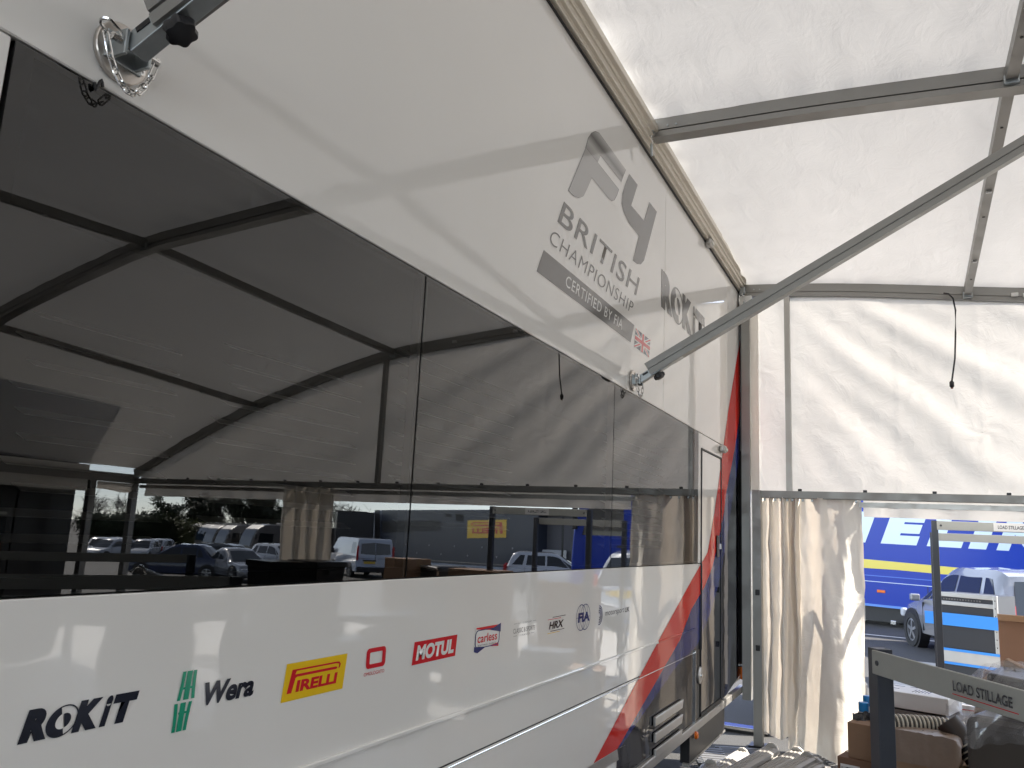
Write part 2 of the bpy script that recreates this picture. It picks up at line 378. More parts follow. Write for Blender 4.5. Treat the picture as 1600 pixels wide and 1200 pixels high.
for yy in (-5, -3.6, 2.9, 1.6): MB().lathe((-.35, yy, .48), (1, 0, 0), [(.2, -.2), (.46, -.2), (.5, -.12), (.5, .1), (.46, .16), (.28, .16), (.26, .05)], 24).build('wheel', RUBBER, T, smooth=True)
MB().bb(-2.45, -.45, YN, 7.0, .35, .47).build('chassis', BLACKPL, T)
# wall lamps
def lamp(y, z):
    o = MB().prism([(0, y-.05, z-.03), (0, y+.05, z-.03), (0, y+.05, z+.03), (0, y-.05, z+.03)], (.0, 0, 0), (.05, 0, 0)).build('wall_lamp', ALU, T, bevel=.02, seg=4)
    MB().box((.052, y, z-.004), (.012, .07, .026)).build('lamp_lens', pm('lamp lens', (.6, .6, .55), rough=.15), o, bevel=.008)
lamp(wp(1103, 380)[0], wp(1103, 380)[1]); lamp(6.42, 2.325)
# awning rail along the top: swept profile
sec = [(-.0, -.062), (-.028, -.062), (-.028, -.04), (-.05, -.04), (-.05, -.012), (-.062, -.012), (-.062, .006), (-.085, .012), (-.085, .05), (-.03, .075), (0, .075)]
MB().sweep([(0, 7.36, 3.905), (0, YN, 3.905)], sec).build('awning_rail', RAILA, T, bevel=.002, seg=1)
MB().bb(.0, .012, YN, 7.34, 3.826, 3.831).build('rail_groove', SEAL, T)

# ---- lettering on the trailer
def wt(s, m, px, bold=.02, shear=0, space=1., off=.004, h=None):
    """px: bottom-left, bottom-right, top-left in photograph pixels, on the side wall"""
    a, c, d = [V((off, *wp(*q))) for q in px]
    return text(s, m, T, a, c-a, d-a, bold, shear, space)
def yzt(s, m, y0, z0, y1, z1, shear=0., bold=.02, space=1., off=.004):
    return text(s, m, T, (off*.4, y0, z0), (0, y1-y0, 0), (0, shear*(z1-z0), z1-z0), bold, 0, space)
def quad(y0, z0, y1, z1, m, sh=0., off=.003, name='logo_panel'):
    d = sh*(z1-z0); return wyz([(y0, z0), (y1, z0), (y1+d, z1), (y0+d, z1)], m, off, name)
def ring(yc, zc, ry, rz, wdt, m, off=.004, a0=0, a1=2*PI, name='logo_ring', n=36, sh=0.):
    mb = MB(); vs = []
    for k in range(n+1):
        a = a0+(a1-a0)*k/n
        for q in (0, wdt): vs.append((off*.4, yc+(ry-q)*math.cos(a)+sh*(rz-q)*math.sin(a), zc+(rz-q)*math.sin(a)))
    mb.add(vs, [(2*i, 2*i+2, 2*i+3, 2*i+1) for i in range(n)]); return mb.build(name, m, T)
def disc(yc, zc, ry, rz, m, off=.004, a0=0, a1=2*PI, name='logo_disc', n=28, sh=0.):
    pts = [(yc+ry*math.cos(a0+(a1-a0)*k/n)+sh*rz*math.sin(a0+(a1-a0)*k/n), zc+rz*math.sin(a0+(a1-a0)*k/n)) for k in range(n+1)]
    return wyz(pts, m, off, name)
def rrect(y0, z0, y1, z1, r, n=5):
    o = []
    for cx_, cz_, a in ((y1-r, z1-r, 0), (y0+r, z1-r, 90), (y0+r, z0+r, 180), (y1-r, z0+r, 270)):
        for k in range(n+1): an = R(a+90*k/n); o.append((cx_+r*math.cos(an), cz_+r*math.sin(an)))
    return o
# championship block, leaning letters (shear .55)
SH = .55
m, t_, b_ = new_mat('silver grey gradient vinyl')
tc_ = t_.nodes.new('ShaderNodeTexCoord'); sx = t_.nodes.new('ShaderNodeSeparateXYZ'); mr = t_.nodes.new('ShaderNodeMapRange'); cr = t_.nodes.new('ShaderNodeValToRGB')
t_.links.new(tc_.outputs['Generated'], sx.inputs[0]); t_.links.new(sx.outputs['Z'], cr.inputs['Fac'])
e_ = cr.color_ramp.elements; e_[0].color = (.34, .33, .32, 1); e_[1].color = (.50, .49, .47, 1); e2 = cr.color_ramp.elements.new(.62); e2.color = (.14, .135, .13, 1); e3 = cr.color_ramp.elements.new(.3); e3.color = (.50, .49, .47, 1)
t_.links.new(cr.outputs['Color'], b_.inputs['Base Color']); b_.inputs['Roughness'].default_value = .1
def fpx(pts): return [wp(870+x/5, 190+y/5) for x, y in pts]
F1 = [(90, 540), (225, 205), (480, 530), (465, 575), (445, 613), (422, 620), (400, 600), (272, 440), (235, 525), (207, 583), (175, 597), (130, 580)]
F2 = [(225, 207), (245, 130), (270, 92), (300, 78), (330, 92), (535, 375), (500, 470), (340, 262), (316, 322)]
def grow(p, k):
    c = (sum(x for x, _ in p)/len(p), sum(y for _, y in p)/len(p)); o = []
    for x, y in p:
        d = math.hypot(x-c[0], y-c[1]); o.append((x+(x-c[0])/d*k, y+(y-c[1])/d*k))
    return o
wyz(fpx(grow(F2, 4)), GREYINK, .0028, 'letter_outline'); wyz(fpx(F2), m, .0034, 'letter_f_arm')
wyz(fpx(grow(F1, 4)), GREYINK, .0038, 'letter_outline'); wyz(fpx(F1), MIDINK, .0044, 'letter_f_stem')
wyz(fpx([(565, 408), (630, 495), (580, 655), (680, 775), (722, 628), (780, 705), (680, 1085), (655, 1115), (625, 1112), (592, 1085), (640, 895), (560, 790), (520, 710), (505, 640), (512, 560), (540, 470)]), GREYINK, .004, 'numeral_four')
yzt('BRITISH', GREYINK, 3.03, 2.915, 4.165, 3.035, SH, .006, 1.08)
yzt('CHAMPIONSHIP', GREYINK, 2.945, 2.795, 4.09, 2.865, SH, -.012, 1.1)
quad(2.84, 2.635, 4.085, 2.745, GREYINK, SH, .003)
yzt('CERTIFIED BY FIA', WHITEINK, 3.14, 2.665, 3.93, 2.72, SH*.6, .004, 1.12, .0045)
# flag
fy0, fy1, fz0, fz1 = 4.15, 4.435, 2.628, 2.735
fo = MB  # flag pieces
quad(fy0, fz0, fy1, fz1, pm('flag blue', (.09, .09, .13), rough=.15), .2, .003, 'flag_field')
def fl(u, v): return (fy0+u*(fy1-fy0)+.2*v*(fz1-fz0), fz0+v*(fz1-fz0))
FR = pm('flag red', (.62, .05, .06), rough=.15)
for m_, k, off in ((WHITEINK, .11, .0036), (FR, .045, .0042)):
    wyz([fl(0, k), fl(0, 0), fl(k, 0), fl(1, 1-k), fl(1, 1), fl(1-k, 1)], m_, off, 'flag_saltire'); wyz([fl(1-k, 0), fl(1, 0), fl(1, k), fl(k, 1), fl(0, 1), fl(0, 1-k)], m_, off+.0001, 'flag_saltire')
for m_, k, off in ((WHITEINK, .17, .0048), (FR, .10, .0054)):
    wyz([fl(0, .5-k), fl(1, .5-k), fl(1, .5+k), fl(0, .5+k)], m_, off, 'flag_cross'); wyz([fl(.5-k*.6, 0), fl(.5+k*.6, 0), fl(.5+k*.6, 1), fl(.5-k*.6, 1)], m_, off+.0001, 'flag_cross')
# R O K i T twice
def rokit(y0, z0, y1, z1, sh, ink):
    W = y1-y0; H = z1-z0
    def L(s, u0, u1, v1=1, bold=.085): text(s, ink, T, (.0016, y0+u0*W, z0), (0, (u1-u0)*W, 0), (0, sh*H*v1, H*v1), bold)
    L('R', 0, .225); L('K', .44, .665); L('i', .69, .75); L('T', .765, 1.0)
    yc, zc = y0+.325*W+sh*H*.45, z0+.46*H
    disc(yc, zc,   .135*W, .5*H, ink, .004, PI*.62, PI*1.62, sh=sh); ring(yc, zc, .135*W, .5*H, .008*H/.06*.35, ink, .0041, sh=sh)
    disc(yc+.004*W, zc, .062*W, .25*H, WHITE, .0046, PI*.62, PI*1.62, sh=sh); disc(yc+.012*W, zc, .058*W, .235*H, ink, .0046, -PI*.38, PI*.62, sh=sh)
rokit(.92, 1.2305, 1.135, 1.2815, .25, INK)
rokit(4.672, 2.995, 5.86, 3.235, 0.0, GREYINK)
# tool maker: green waves and name
for up in (0, 1):
    for k in range(3):
        yb = 1.239+.0140*k if up == 0 else 1.248+.0140*k
        z0, z1 = (1.190, 1.243) if up == 0 else (1.248, 1.302)
        pts = []
        for i in range(9):
            v = i/8; z = z0+(z1-z0)*v
            c = yb+.004*v+(.004*(k-1)*(1-v)**2 if up else .004*(k-1)*v**2); pts.append((.0016, c, z))
        hw = .0068 if k == 1 else .0042
        MB().add([(p[0], p[1]-hw, p[2]) for p in pts]+[(p[0], p[1]+hw, p[2]) for p in pts], [(i, i+1, i+10, i+9) for i in range(8)]).build('logo_wave', GREENINK, T)
    quad(1.247+.002*up, (1.222 if up == 0 else 1.268), 1.276, (1.226 if up == 0 else 1.272), GREENINK, 0, .0041, 'logo_bar')
for k_, off_ in ((0, .004), (.0010, .0042)): yzt('Wera', INK, 1.299+k_, 1.228, 1.449+k_, 1.273, .22, .034, 1., off_)
# tyre maker
quad(1.545, 1.197, 1.774, 1.281, YELINK, .12, .003)
def pirelli(P, U, W, ink, parent):
    """P origin, U width vector, W height vector of the lettering block"""
    P, U, W = V(P), V(U), V(W)
    def q(pts, nm='logo_bar'): return MB().poly([P+U*a+W*c for a, c in pts]).build(nm, ink, parent)
    q([(0, 0), (.085, 0), (.115, .62), (.14, .66), (.92, .66), (.94, .74), (.90, .78), (.10, .78), (.115, .92), (.90, .92), (.96, .88), (.96, .66), (.99, .72), (1.0, .86), (.96, .98), (.90, 1.0), (.03, 1.0)], 'logo_letter_p')
    text('IRELLI', ink, parent, P+U*.16, U*.80, W*.50, .045)
pirelli((.0018, 1.562, 1.214), (0, .19, 0), (0, .008, .052), REDINK, T)
# red outline square maker
ro = rrect(1.868, 1.231, 1.958, 1.283, .012); ri = rrect(1.884, 1.242, 1.942, 1.272, .004)
k_ = len(ro); MB().add([(.0016, *p) for p in ro]+[(.0016, *p) for p in ri], [(i, (i+1) % k_, (i+1) % k_+k_, i+k_) for i in range(k_)]).build('logo_frame', REDINK, T)
yzt('OMOLOGATO', REDINK, 1.862, 1.214, 1.956, 1.223, 0, .0)
# oil maker
quad(2.092, 1.212, 2.352, 1.281, WHITEINK, .12, .003); quad(2.095, 1.2145, 2.349, 1.2785, REDINK, .12, .0036)
yzt('MOTUL', WHITEINK, 2.115, 1.225, 2.335, 1.268, .16, .05, 1, .0045)
# fuel maker
quad(2.476, 1.216, 2.655, 1.283, WHITEINK, .1, .003)
wyz([(2.485, 1.283), (2.585, 1.274), (2.665, 1.288), (2.485, 1.288)], REDINK, .0036, 'logo_wedge'); wyz([(2.585, 1.274), (2.668, 1.262), (2.668, 1.292)], BLUEINK, .0038, 'logo_wedge')
wyz([(2.475, 1.212), (2.475, 1.228), (2.56, 1.222), (2.5, 1.206)], BLUEINK, .0037, 'logo_wedge'); wyz([(2.56, 1.222), (2.655, 1.215), (2.655, 1.228), (2.60, 1.2235)], REDINK, .0038, 'logo_wedge')
ro = rrect(2.478, 1.220, 2.660, 1.280, .02); ri = rrect(2.483, 1.223, 2.655, 1.277, .018)
MB().add([(.0018, *p) for p in ro]+[(.0018, *p) for p in ri], [(i, (i+1) % k_, (i+1) % k_+k_, i+k_) for i in range(k_)]).build('logo_frame', BLUEINK, T)
yzt('carless', REDINK, 2.495, 1.238, 2.64, 1.266, .05, .012, 1, .005); yzt('RACING FUELS', INK, 2.50, 1.226, 2.63, 1.232, 0, 0, 1.3, .005)
# finance
yzt('MOTORSPORT', GREYINK, 2.815, 1.275, 2.935, 1.281, 0, 0, 1.5); yzt('CLASSIC & SPORTS', GREYINK, 2.772, 1.245, 2.965, 1.262, 0, 0, 1); yzt('FINANCE', GREYINK, 2.83, 1.232, 2.92, 1.238, 0, 0, 1.5)
for y0, z in ((2.776, 1.278), (2.945, 1.278), (2.776, 1.235), (2.93, 1.235)): quad(y0, z, y0+.03, z+.001, GREYINK, 0)
# HRX
yzt('HRX', INK, 3.105, 1.233, 3.25, 1.262, .35, .03)
quad(3.14, 1.277, 3.28, 1.279, INK, 0); quad(3.09, 1.270, 3.23, 1.272, REDINK, 0); quad(3.12, 1.224, 3.27, 1.226, INK, 0); quad(3.09, 1.217, 3.22, 1.219, YELINK, 0)
# federation emblem: globes and letters
for yc in (3.465, 3.515):
    ring(yc, 1.255, .062, .056, .003, BLUEINK, .0036); ring(yc, 1.255, .03, .056, .002, BLUEINK, .0037); quad(yc-.06, 1.2545, yc+.06, 1.256, BLUEINK, 0, .0035)
yzt('FIA', BLUEINK, 3.425, 1.235, 3.57, 1.276, .08, .05, 1, .0045)
# motorsport uk
for k in range(4): ring(3.70, 1.250, .045-.010*k, .044-.010*k, .0045, BLUEINK, .004, R(-100), R(95+10*k))
yzt('motorsport', GREYINK, 3.785, 1.232, 4.07, 1.262, 0, 0); yzt('UK', INK, 4.085, 1.238, 4.16, 1.262, 0, .01)

# ---- brace brackets with chains (parts of the trailer)
def bracket(y, z):
    o = MB().lathe((.002, y, z), (1, 0, 0), [(.057, 0), (.057, .007), (.055, .009)], 36).build('brace_bracket', STEEL, T)
    for a in (70, 160, 250, 340):
        c = (.011, y+.044*math.cos(R(a)), z+.044*math.sin(R(a)))
        MB().lathe(c, (1, 0, 0), [(.0075, 0), (.0075, .003), (.0035, .003), (.0035, .001)], 10).build('rivet', CHROME, o)
    e = MB(); e.box((.03, y-.026, z), (.045, .008, .05)); e.box((.03, y+.026, z), (.045, .008, .05)); e.box((.013, y, z), (.006, .08, .055))
    e.build('bracket_ear', GALV, o, bevel=.002)
    MB().tube([(.042, y-.05, z), (.042, y+.05, z)], .007, 8).build('clevis_pin', CHROME, o)
    MB().link((.04, y-.052, z+.012), (0, -.9, .35), (1, 0, .2), .042, .024, .003).build('carabiner', CHROME, o, smooth=True)
    N = 9
    p0 = V((.036, y-.058, z+.0)); p1 = V((.045, y+.048, z+.003)); pts = []
    for i in range(N+1):
        u = i/N; pts.append(p0.lerp(p1, u)+V((.01*math.sin(PI*u), 0, -.092*math.sin(PI*u)**.8)))
    for i in range(N):
        d = pts[i+1]-pts[i]; sd = V((1, 0, 0)) if i % 2 else d.cross(V((1, 0, 0)))
        MB().link((pts[i]+pts[i+1])/2, d, sd, d.length+.010, .0115, .0018).build('chain_link', CHROME, o, smooth=True)
    return o
bracket(.923, 2.448); bracket(4.133, 2.436)

# ================================================================== AWNING
A = thing('awning', 'white fabric awning tent on grey aluminium frame beside the white trailer', 'awning', (3.7, 2, 0), fixed=True)
PA = [(0, 3.945), (.92, 3.93), (1.87, 3.885), (2.42, 3.855), (4.08, 3.725), (5.1, 3.476), (5.9, 3.25), (6.6, 2.82), (7.4, 2.12)]
PB = [(0, 3.845), (.4, 3.82), (.92, 3.775), (2.12, 3.625), (3.65, 3.475), (4.4, 3.29), (5.57, 2.935), (6.5, 2.55), (7.4, 2.12)]
def interp(P, x):
    for i in range(len(P)-1):
        if x <= P[i+1][0]:
            a, c = P[i], P[i+1]; t = (x-a[0])/(c[0]-a[0]); return a[1]+(c[1]-a[1])*t
    return P[-1][1]
def smoothp(P, x):
    return sum(interp(P, min(7.4, max(0, x+d))) for d in (-.25, -.12, 0, .12, .25))/5 if .25 < x < 7.15 else interp(P, x)
YE = 7.25
def rz(x, y):
    a, c = smoothp(PA, x), smoothp(PB, x)
    t = max(0, min(1, (y-4.35)/(YE-4.35))); return a+(c-a)*t
YR = [7.25, 4.30, 1.12, -2.05, -5.2]
# roof cloth with wrinkles and slight billow between frames
NU, NV = 200, 260
def roof(u, v):
    x = u*7.46; y = -5.3+v*12.62
    z = rz(min(x, 7.4), y)+.062
    for i in range(4):
        if YR[i+1] <= y <= YR[i]:
            s = (y-YR[i+1])/(YR[i]-YR[i+1]); z += .035*math.sin(PI*s)*min(1, x/.5)*min(1, (7.46-x)/.4)
    p = V((x*2.2, y*1.6, 0)); z += .010*noise.noise(p)+.006*noise.noise(p*3.1+V((5, 2, 0)))
    edge = math.exp(-x/.35); z += edge*.012*math.sin(y*17+3*noise.noise(V((y*2, 0, 3))))
    for i in range(5):
        d = abs(y-YR[i]); z += math.exp(-d/.18)*.006*math.sin(x*23+4*noise.noise(V((x*2, i, 0))))
    return (x, y, z)
MB().grid(roof, NU, NV).build('roof_sheet', ROOFF, A, smooth=True)
RSEC = [(-.045, -.055), (.045, -.055), (.045, -.022), (.033, -.022), (.033, -.014), (.045, -.014), (.045, .055), (-.045, .055), (-.045, -.014), (-.033, -.014), (-.033, -.022), (-.045, -.022)]
RAFT = []
for y in YR:
    pts = [(x*.1+.03, y, rz(x*.1, y)) for x in range(0, 75)]
    o = MB().sweep(pts, [(p*(.62 if y > 7 else 1), q) for p, q in RSEC]).build('rafter', ALUD, A); RAFT.append(o)
for y, o in zip(YR[:3], RAFT):
    for x in (.14, .19):
        MB().lathe((x, y-.046, rz(x, y)+.005), (0, -1, 0), [(.006, 0), (.006, .004)], 8).build('bolt', GALV, o)
    MB().box((.04, y-.045, rz(0, y)-.01), (.05, .05, .07)).build('end_clamp', GALV, o, bevel=.006)
    rr = V((.06, y-.085, rz(0, y)-.05))
    MB().link(rr, (0, 0, 1), (1, .3, 0), .034, .034, .003).build('ring_pin', CHROME, o, smooth=True)
    for i in range(4):
        MB().link(rr+V((.002*i, 0, -.024-.013*i)), (0, .1, -1), (1, 0, 0) if i % 2 else (0, 1, 0), .017, .009, .0015).build('chain_link', CHROME, o, smooth=True)
    MB().box(rr+V((.0, 0, -.105)), (.012, .022, .07), Matrix.Rotation(R(8), 3, 'X')).build('pin_tag', GALV, o, bevel=.003)
# purlins: each span between two rafters is a bar of its own
PUR = [[(1.80, 7.25), (1.83, 4.30), (1.86, 1.12), (1.86, -2.05)], [(3.66, 7.25), (4.06, 4.30), (4.45, 1.12), (4.6, -2.05)], [(5.57, 7.25), (5.97, 4.30), (6.25, 1.12), (6.3, -2.05)]]
PSEC = [(-.026, -.035), (.026, -.035), (.026, .03), (-.026, .03)]
for L_ in PUR:
    for (x0, y0), (x1, y1) in zip(L_, L_[1:]):
        pts = [(x0+(x1-x0)*t/8, y0-.033+(y1-y0+.066)*t/8, rz(x0+(x1-x0)*t/8, y0+(y1-y0)*t/8)+.012) for t in range(9)]
        o = MB().sweep(pts, PSEC).build('purlin', ALUD, A)
        for k in (0, 8): MB().box(V(pts[k])+V((0, 0, -.03)), (.07, .06, .05)).build('purlin_hook', GALV, o, bevel=.008)
        for k in (2, 5):
            MB().box(V(pts[k])+V((0, 0, -.041)), (.03, .022, .014)).build('clip', WHITEINK, o, bevel=.003)
        for k in (1, 4, 7): MB().lathe(V(pts[k])+V((.0, 0, -.0355)), (0, 0, -1), [(.008, 0), (.008, .002)], 8).build('peg_hole', SEAL, o)
# eave beam and posts on the open long side
MB().bar((7.4, 7.25, 2.05), (7.4, -5.2, 2.05), .07, .11).build('eave_beam', ALUD, A)
PSQ = [(-.035, -.045), (.035, -.045), (.035, .045), (.012, .045), (.012, .036), (-.012, .036), (-.012, .045), (-.035, .045)]
for (x, y) in ((7.4, 7.22), (7.4, 6.62), (7.4, 1.1), (7.4, -5.1)):
    p = MB().bar((x, y, .02), (x, y, 2.0), .08, .08, up=(1, 0, 0)).build('leg_post', ALUD, A, bevel=.004)
    MB().bb(x-.09, x+.09, y-.09, y+.09, .004, .02).build('foot_plate', GALV, p)
MB().grid(lambda u, v: (7.38+.012*math.sin(u*60), -5.1+u*11.65, 2.17-.31*v), 160, 2).build('eave_valance', GABF, A, smooth=True)
MB().grid(lambda u, v: (7.38, 6.68+u*.5, 1.99-(.09+.06*u*u*math.sin(u*3))*v), 12, 2).build('eave_valance', GABF, A, smooth=True)
# end wall: rail, gable sheet, poles, valance
mr_ = MB().bar((.13, 7.22, 2.03), (7.36, 7.22, 2.03), .06, .062).build('mid_rail', ALUD, A, bevel=.004)
MB().bar((.95, 7.28, 1.965), (7.36, 7.28, 1.965), .03, .04).build('curtain_track', ALU, A)
for k in range(14): MB().box((.5+k*.5, 7.22, 2.07), (.03, .02, .022)).build('rail_clip', BLACKPL, mr_, bevel=.003)
for x in (2.12, 2.2, 2.9): MB().box((x, 7.205, rz(x, 7.25)-.005), (.05, .03, .03)).build('bracket_tab', WHITEINK, RAFT[0], bevel=.004)
def gable(u, v):
    x = .40+u*6.93; top = rz(min(x, 7.4), 7.25)-.03; z = 2.05+(top-2.05)*v; y = 7.262
    px, pz = -1.1, 5.15; an = math.atan2(pz-z, x-px); rr = math.hypot(x-px, z-pz)
    env = min(1, v*6)*min(1, (1-v)*9+.12)*min(1, u*12)
    wv = math.sin(an*40+1.1*noise.noise(V((x*.8, z*.8, 0)))+rr*.5); fold = .012*wv*min(1.3, rr/3)
    fold += .006*math.sin(an*83+1.7*noise.noise(V((x*1.1, z*1.1, 3)))+1)
    y += env*fold+.010*env*noise.noise(V((x*1.7, z*1.7, 8)))+.004*noise.noise(V((x*7, z*7, 2)))
    for xc in (1.27, 1.86, 2.6, 3.4, 5.2, 6.1):   # fold lines left by packing
        d = x-xc; y += .0045*math.exp(-(d/.012)**2)
    for xc, zc, s in ((1.35, 2.9, .9), (1.85, 2.55, 1.2), (1.0, 2.6, .7), (2.0, 3.1, .8), (2.6, 2.7, 1), (5, 2.4, 1)):
        dx, dz = x-xc, z-zc; r_ = math.hypot(dx, dz); y += .005*s*math.exp(-r_/.12)*math.sin(5*math.atan2(dz, dx)+r_*30)
    return (x, y, z)
MB().grid(gable, 330, 90).build('gable_sheet', GABF, A, smooth=True)
MB().grid(lambda u, v: (.095+u*.31, 7.268+.006*math.sin(v*9+u*4), 2.06+(rz(.3, 7.25)-.06-2.06)*v), 6, 20).build('gable_flap', GABF, A, smooth=True)
MB().bar((.415, 7.235, 2.05), (.415, 7.235, rz(.4, 7.25)-.04), .045, .05, up=(0, 1, 0)).build('gable_pole', ALU, A)
MB().bar((3.75, 7.225, 2.05), (3.75, 7.225, rz(3.75, 7.25)-.04), .045, .05, up=(0, 1, 0)).build('gable_pole', ALUD, A)
MB().grid(lambda u, v: (.98+u*6.3, 7.30+.012*math.sin(u*95+2*math.sin(u*17))*v, 2.07-.20*v-.02*u), 260, 5).build('end_valance', GABF, A, smooth=True)
p = MB().sweep([(.16, 7.18, .03), (.16, 7.18, 2.06)], PSQ, up=(0, 1, 0)).build('leg_post', ALUD, A)
MB().bb(.09, .25, 7.10, 7.26, .004, .03).build('foot_plate', BLACKPL, p)
for z in (.78, 1.22): MB().box((.165, 7.132, z), (.035, .02, .045)).build('post_clip', BLACKPL, p, bevel=.004)
p = MB().sweep([(.06, 7.26, .35), (.06, 7.26, 3.78)], PSQ, up=(0, 1, 0)).build('corner_upright', ALUD, A)
MB().grid(lambda u, v: (.098+u*.07, 7.255+.004*math.sin(v*40), .45+(3.3)*v), 3, 60).build('edge_webbing', GABF, A, smooth=True)
MB().box((.07, 7.2, 3.74), (.11, .04, .09)).build('corner_bracket', WHITEINK, A, bevel=.01)
# braces from trailer side to rafters
def brace(y, z0, x1, z1, yb):
    a = V((.045, y, z0+.012)); c = V((x1, yb, z1)); d = (c-a).normalized()
    o = MB().sweep([a+d*.058, c], [(-.028, -.02), (.028, -.02), (.028, .006), (.021, .006), (.021, .014), (.028, .014), (.028, .05), (-.028, .05), (-.028, .014), (-.021, .014), (-.021, .006), (-.028, .006)]).build('brace', ALUD, A)
    q = MB(); s0 = V((.042, y, z0)); q.bar(s0, a+d*.25, .040, .040); q.build('brace_tongue', GALV, o, bevel=.002)
    MB().bar(a+d*.020+V((0, -.0205, .002)), a+d*.052+V((0, -.0205, .002)), .002, .011).build('tongue_slot', SEAL, o)
    sd = V((0, 1, 0)); dn = d.cross(sd).normalized(); 
    if dn.z > 0: dn = -dn
    kc = a+d*.092+dn*.030
    prof = []
    kn = MB(); n = 42; ax = dn; u_ = d; w_ = ax.cross(u_)
    rings = [(.006, -.012, 0), (.009, 0, 0), (.026, .002, .10), (.029, .012, .12), (.026, .024, .10), (.016, .028, 0)]
    vs = []
    for r_, h, k in rings:
        for i in range(n):
            an = 2*PI*i/n; rr = r_*(1+k*math.cos(6*an)); vs.append(kc+ax*h+(u_*math.cos(an)+w_*math.sin(an))*rr)
    fs = [(i*n+j, i*n+(j+1) % n, (i+1)*n+(j+1) % n, (i+1)*n+j) for i in range(len(rings)-1) for j in range(n)]+[tuple(range((len(rings)-1)*n, len(rings)*n))]
    kn.add(vs, fs); kn.build('clamp_knob', BLACKPL, o, smooth=True)
brace(.923, 2.448, 1.86, 3.46, 1.10)
brace(4.133, 2.436, 2.35, 3.78, 4.26)

# ---- curtains (hang from the rail: things of their own)
def curtain(x0, x1, name_label, n, gather, seedv, zlow=.05, rake=0.0, spread=0.0, lift=None):
    c = thing('curtain', name_label, 'curtain', ((x0+x1)/2, 7.25, zlow), group='curtains on the end rail', fixed=True)
    def fn(u, v):
        z = 2.01-(2.01-zlow)*v; wd = (x1-x0)*(1+spread*v); xc = (x0+x1)/2+rake*v
        x = xc+(u-.5)*wd; am = gather*(.65+.35*math.cos(v*2.5))
        y = 7.235+am*math.sin(u*n*2*PI+1.1*noise.noise(V((u*3, v*1.3, seedv)))*2)+.02*noise.noise(V((u*4, v*4, seedv+2)))
        if lift: y += lift*max(0, v-.2)*math.exp(-((u-.6)/.35)**2)
        x += .02*noise.noise(V((u*5, v*2, seedv+9)))+.008*noise.noise(V((u*9, v*13, seedv)))
        zz = z+.018*math.sin(u*9+seedv)*v+.006*noise.noise(V((u*12, v*14, seedv)))
        return (x, y+.006*noise.noise(V((u*14, v*18, seedv+5))), zz)
    MB().grid(fn, 150, 70).build('curtain_sheet', CURF, c, smooth=True)
    for k in range(7):
        q = fn((k+.5)/7, 0); MB().box((q[0], 7.235, 1.992), (.018, .016, .03)).build('curtain_hook', GALV, c, bevel=.003)
    return c
curtain(.19, .50, 'cream curtain bunched in tight pleats against the trailer-side post', 3.2, .045, 1, .10, -.01)
curtain(.40, .965, 'wide cream curtain hanging loose beside the stacked cartons', 1.2, .045, 4, .035, -.01, .04, -.35)
curtain(4.31, 5.02, 'cream curtain gathered at the middle of the end wall opening', 4, .05, 7, .05, -.08, -.12)

# ---- hanging cable
cb = thing('hanging_cable', 'thin black cable with plug hanging from the end rafter', 'cable', (1.63, 7.2, 2.9), fixed=True)
pts = [ony(*q, 7.17) for q in ((1474, 458), (1482, 459), (1489, 466), (1493, 485), (1493, 520), (1492, 560), (1488, 590), (1487, 597))]
MB().tube(pts, .0065, 7).build('lead', BLACKPL, cb, smooth=True)
MB().lathe(pts[-1]+V((0, 0, .01)), (0, 0, -1), [(.008, 0), (.017, .012), (.017, .045), (.010, .055)], 10).build('plug', BLACKPL, cb, smooth=True)
MB().lathe(pts[-1]+V((0, 0, -.046)), (0, 0, -1), [(.009, 0), (.009, .006)], 10).build('plug_tip', pm('brown plug tip', (.25, .07, .03)), cb)

# ================================================================== STILLAGES, CASES, CARTONS
STEELD = pm('dark blue grey painted steel', (.035, .04, .052), rough=.4, vary=.2, vscale=12)
RAILM = pm('scuffed grey painted board', (.36, .365, .34), rough=.45, vary=.14, vscale=9, bump=.0004, bscale=30)
CARD = pm('brown corrugated cardboard', (.27, .165, .10), rough=.8, vary=.12, vscale=6)
CARD2 = pm('pale brown cardboard', (.35, .225, .14), rough=.8, vary=.12, vscale=7)
CARD3 = pm('dark brown cardboard', (.19, .105, .065), rough=.8, vary=.12, vscale=5)
TAPE = pm('brown parcel tape', (.33, .20, .10), rough=.25)
PAPER = pm('white printed paper', (.72, .71, .70), rough=.5)
BLUECAP = pm('blue plastic cap', (.02, .25, .62), rough=.35)
BLUETAPE = pm('light blue strap', (.04, .27, .75), rough=.5)
CLEARPL = None
def film(name):
    m, t, b = new_mat(name); L = t.links; t.nodes.remove(b); out = t.nodes['Material Output']
    tp = t.nodes.new('ShaderNodeBsdfTransparent'); tp.inputs['Color'].default_value = (.90, .90, .92, 1)
    g = t.nodes.new('ShaderNodeBsdfGlossy'); g.inputs['Roughness'].default_value = .12
    d = t.nodes.new('ShaderNodeBsdfDiffuse'); d.inputs['Color'].default_value = (.6, .6, .62, 1)
    a = t.nodes.new('ShaderNodeMixShader'); a.inputs[0].default_value = .5; L.new(g.outputs[0], a.inputs[1]); L.new(d.outputs[0], a.inputs[2])
    mx = t.nodes.new('ShaderNodeMixShader'); mx.inputs[0].default_value = .19
    L.new(tp.outputs[0], mx.inputs[1]); L.new(a.outputs[0], mx.inputs[2]); L.new(mx.outputs[0], out.inputs['Surface']); return m
FILM = film('clear plastic film')
BOTTLE = pm('pale bottle plastic', (.62, .66, .70), rough=.3)

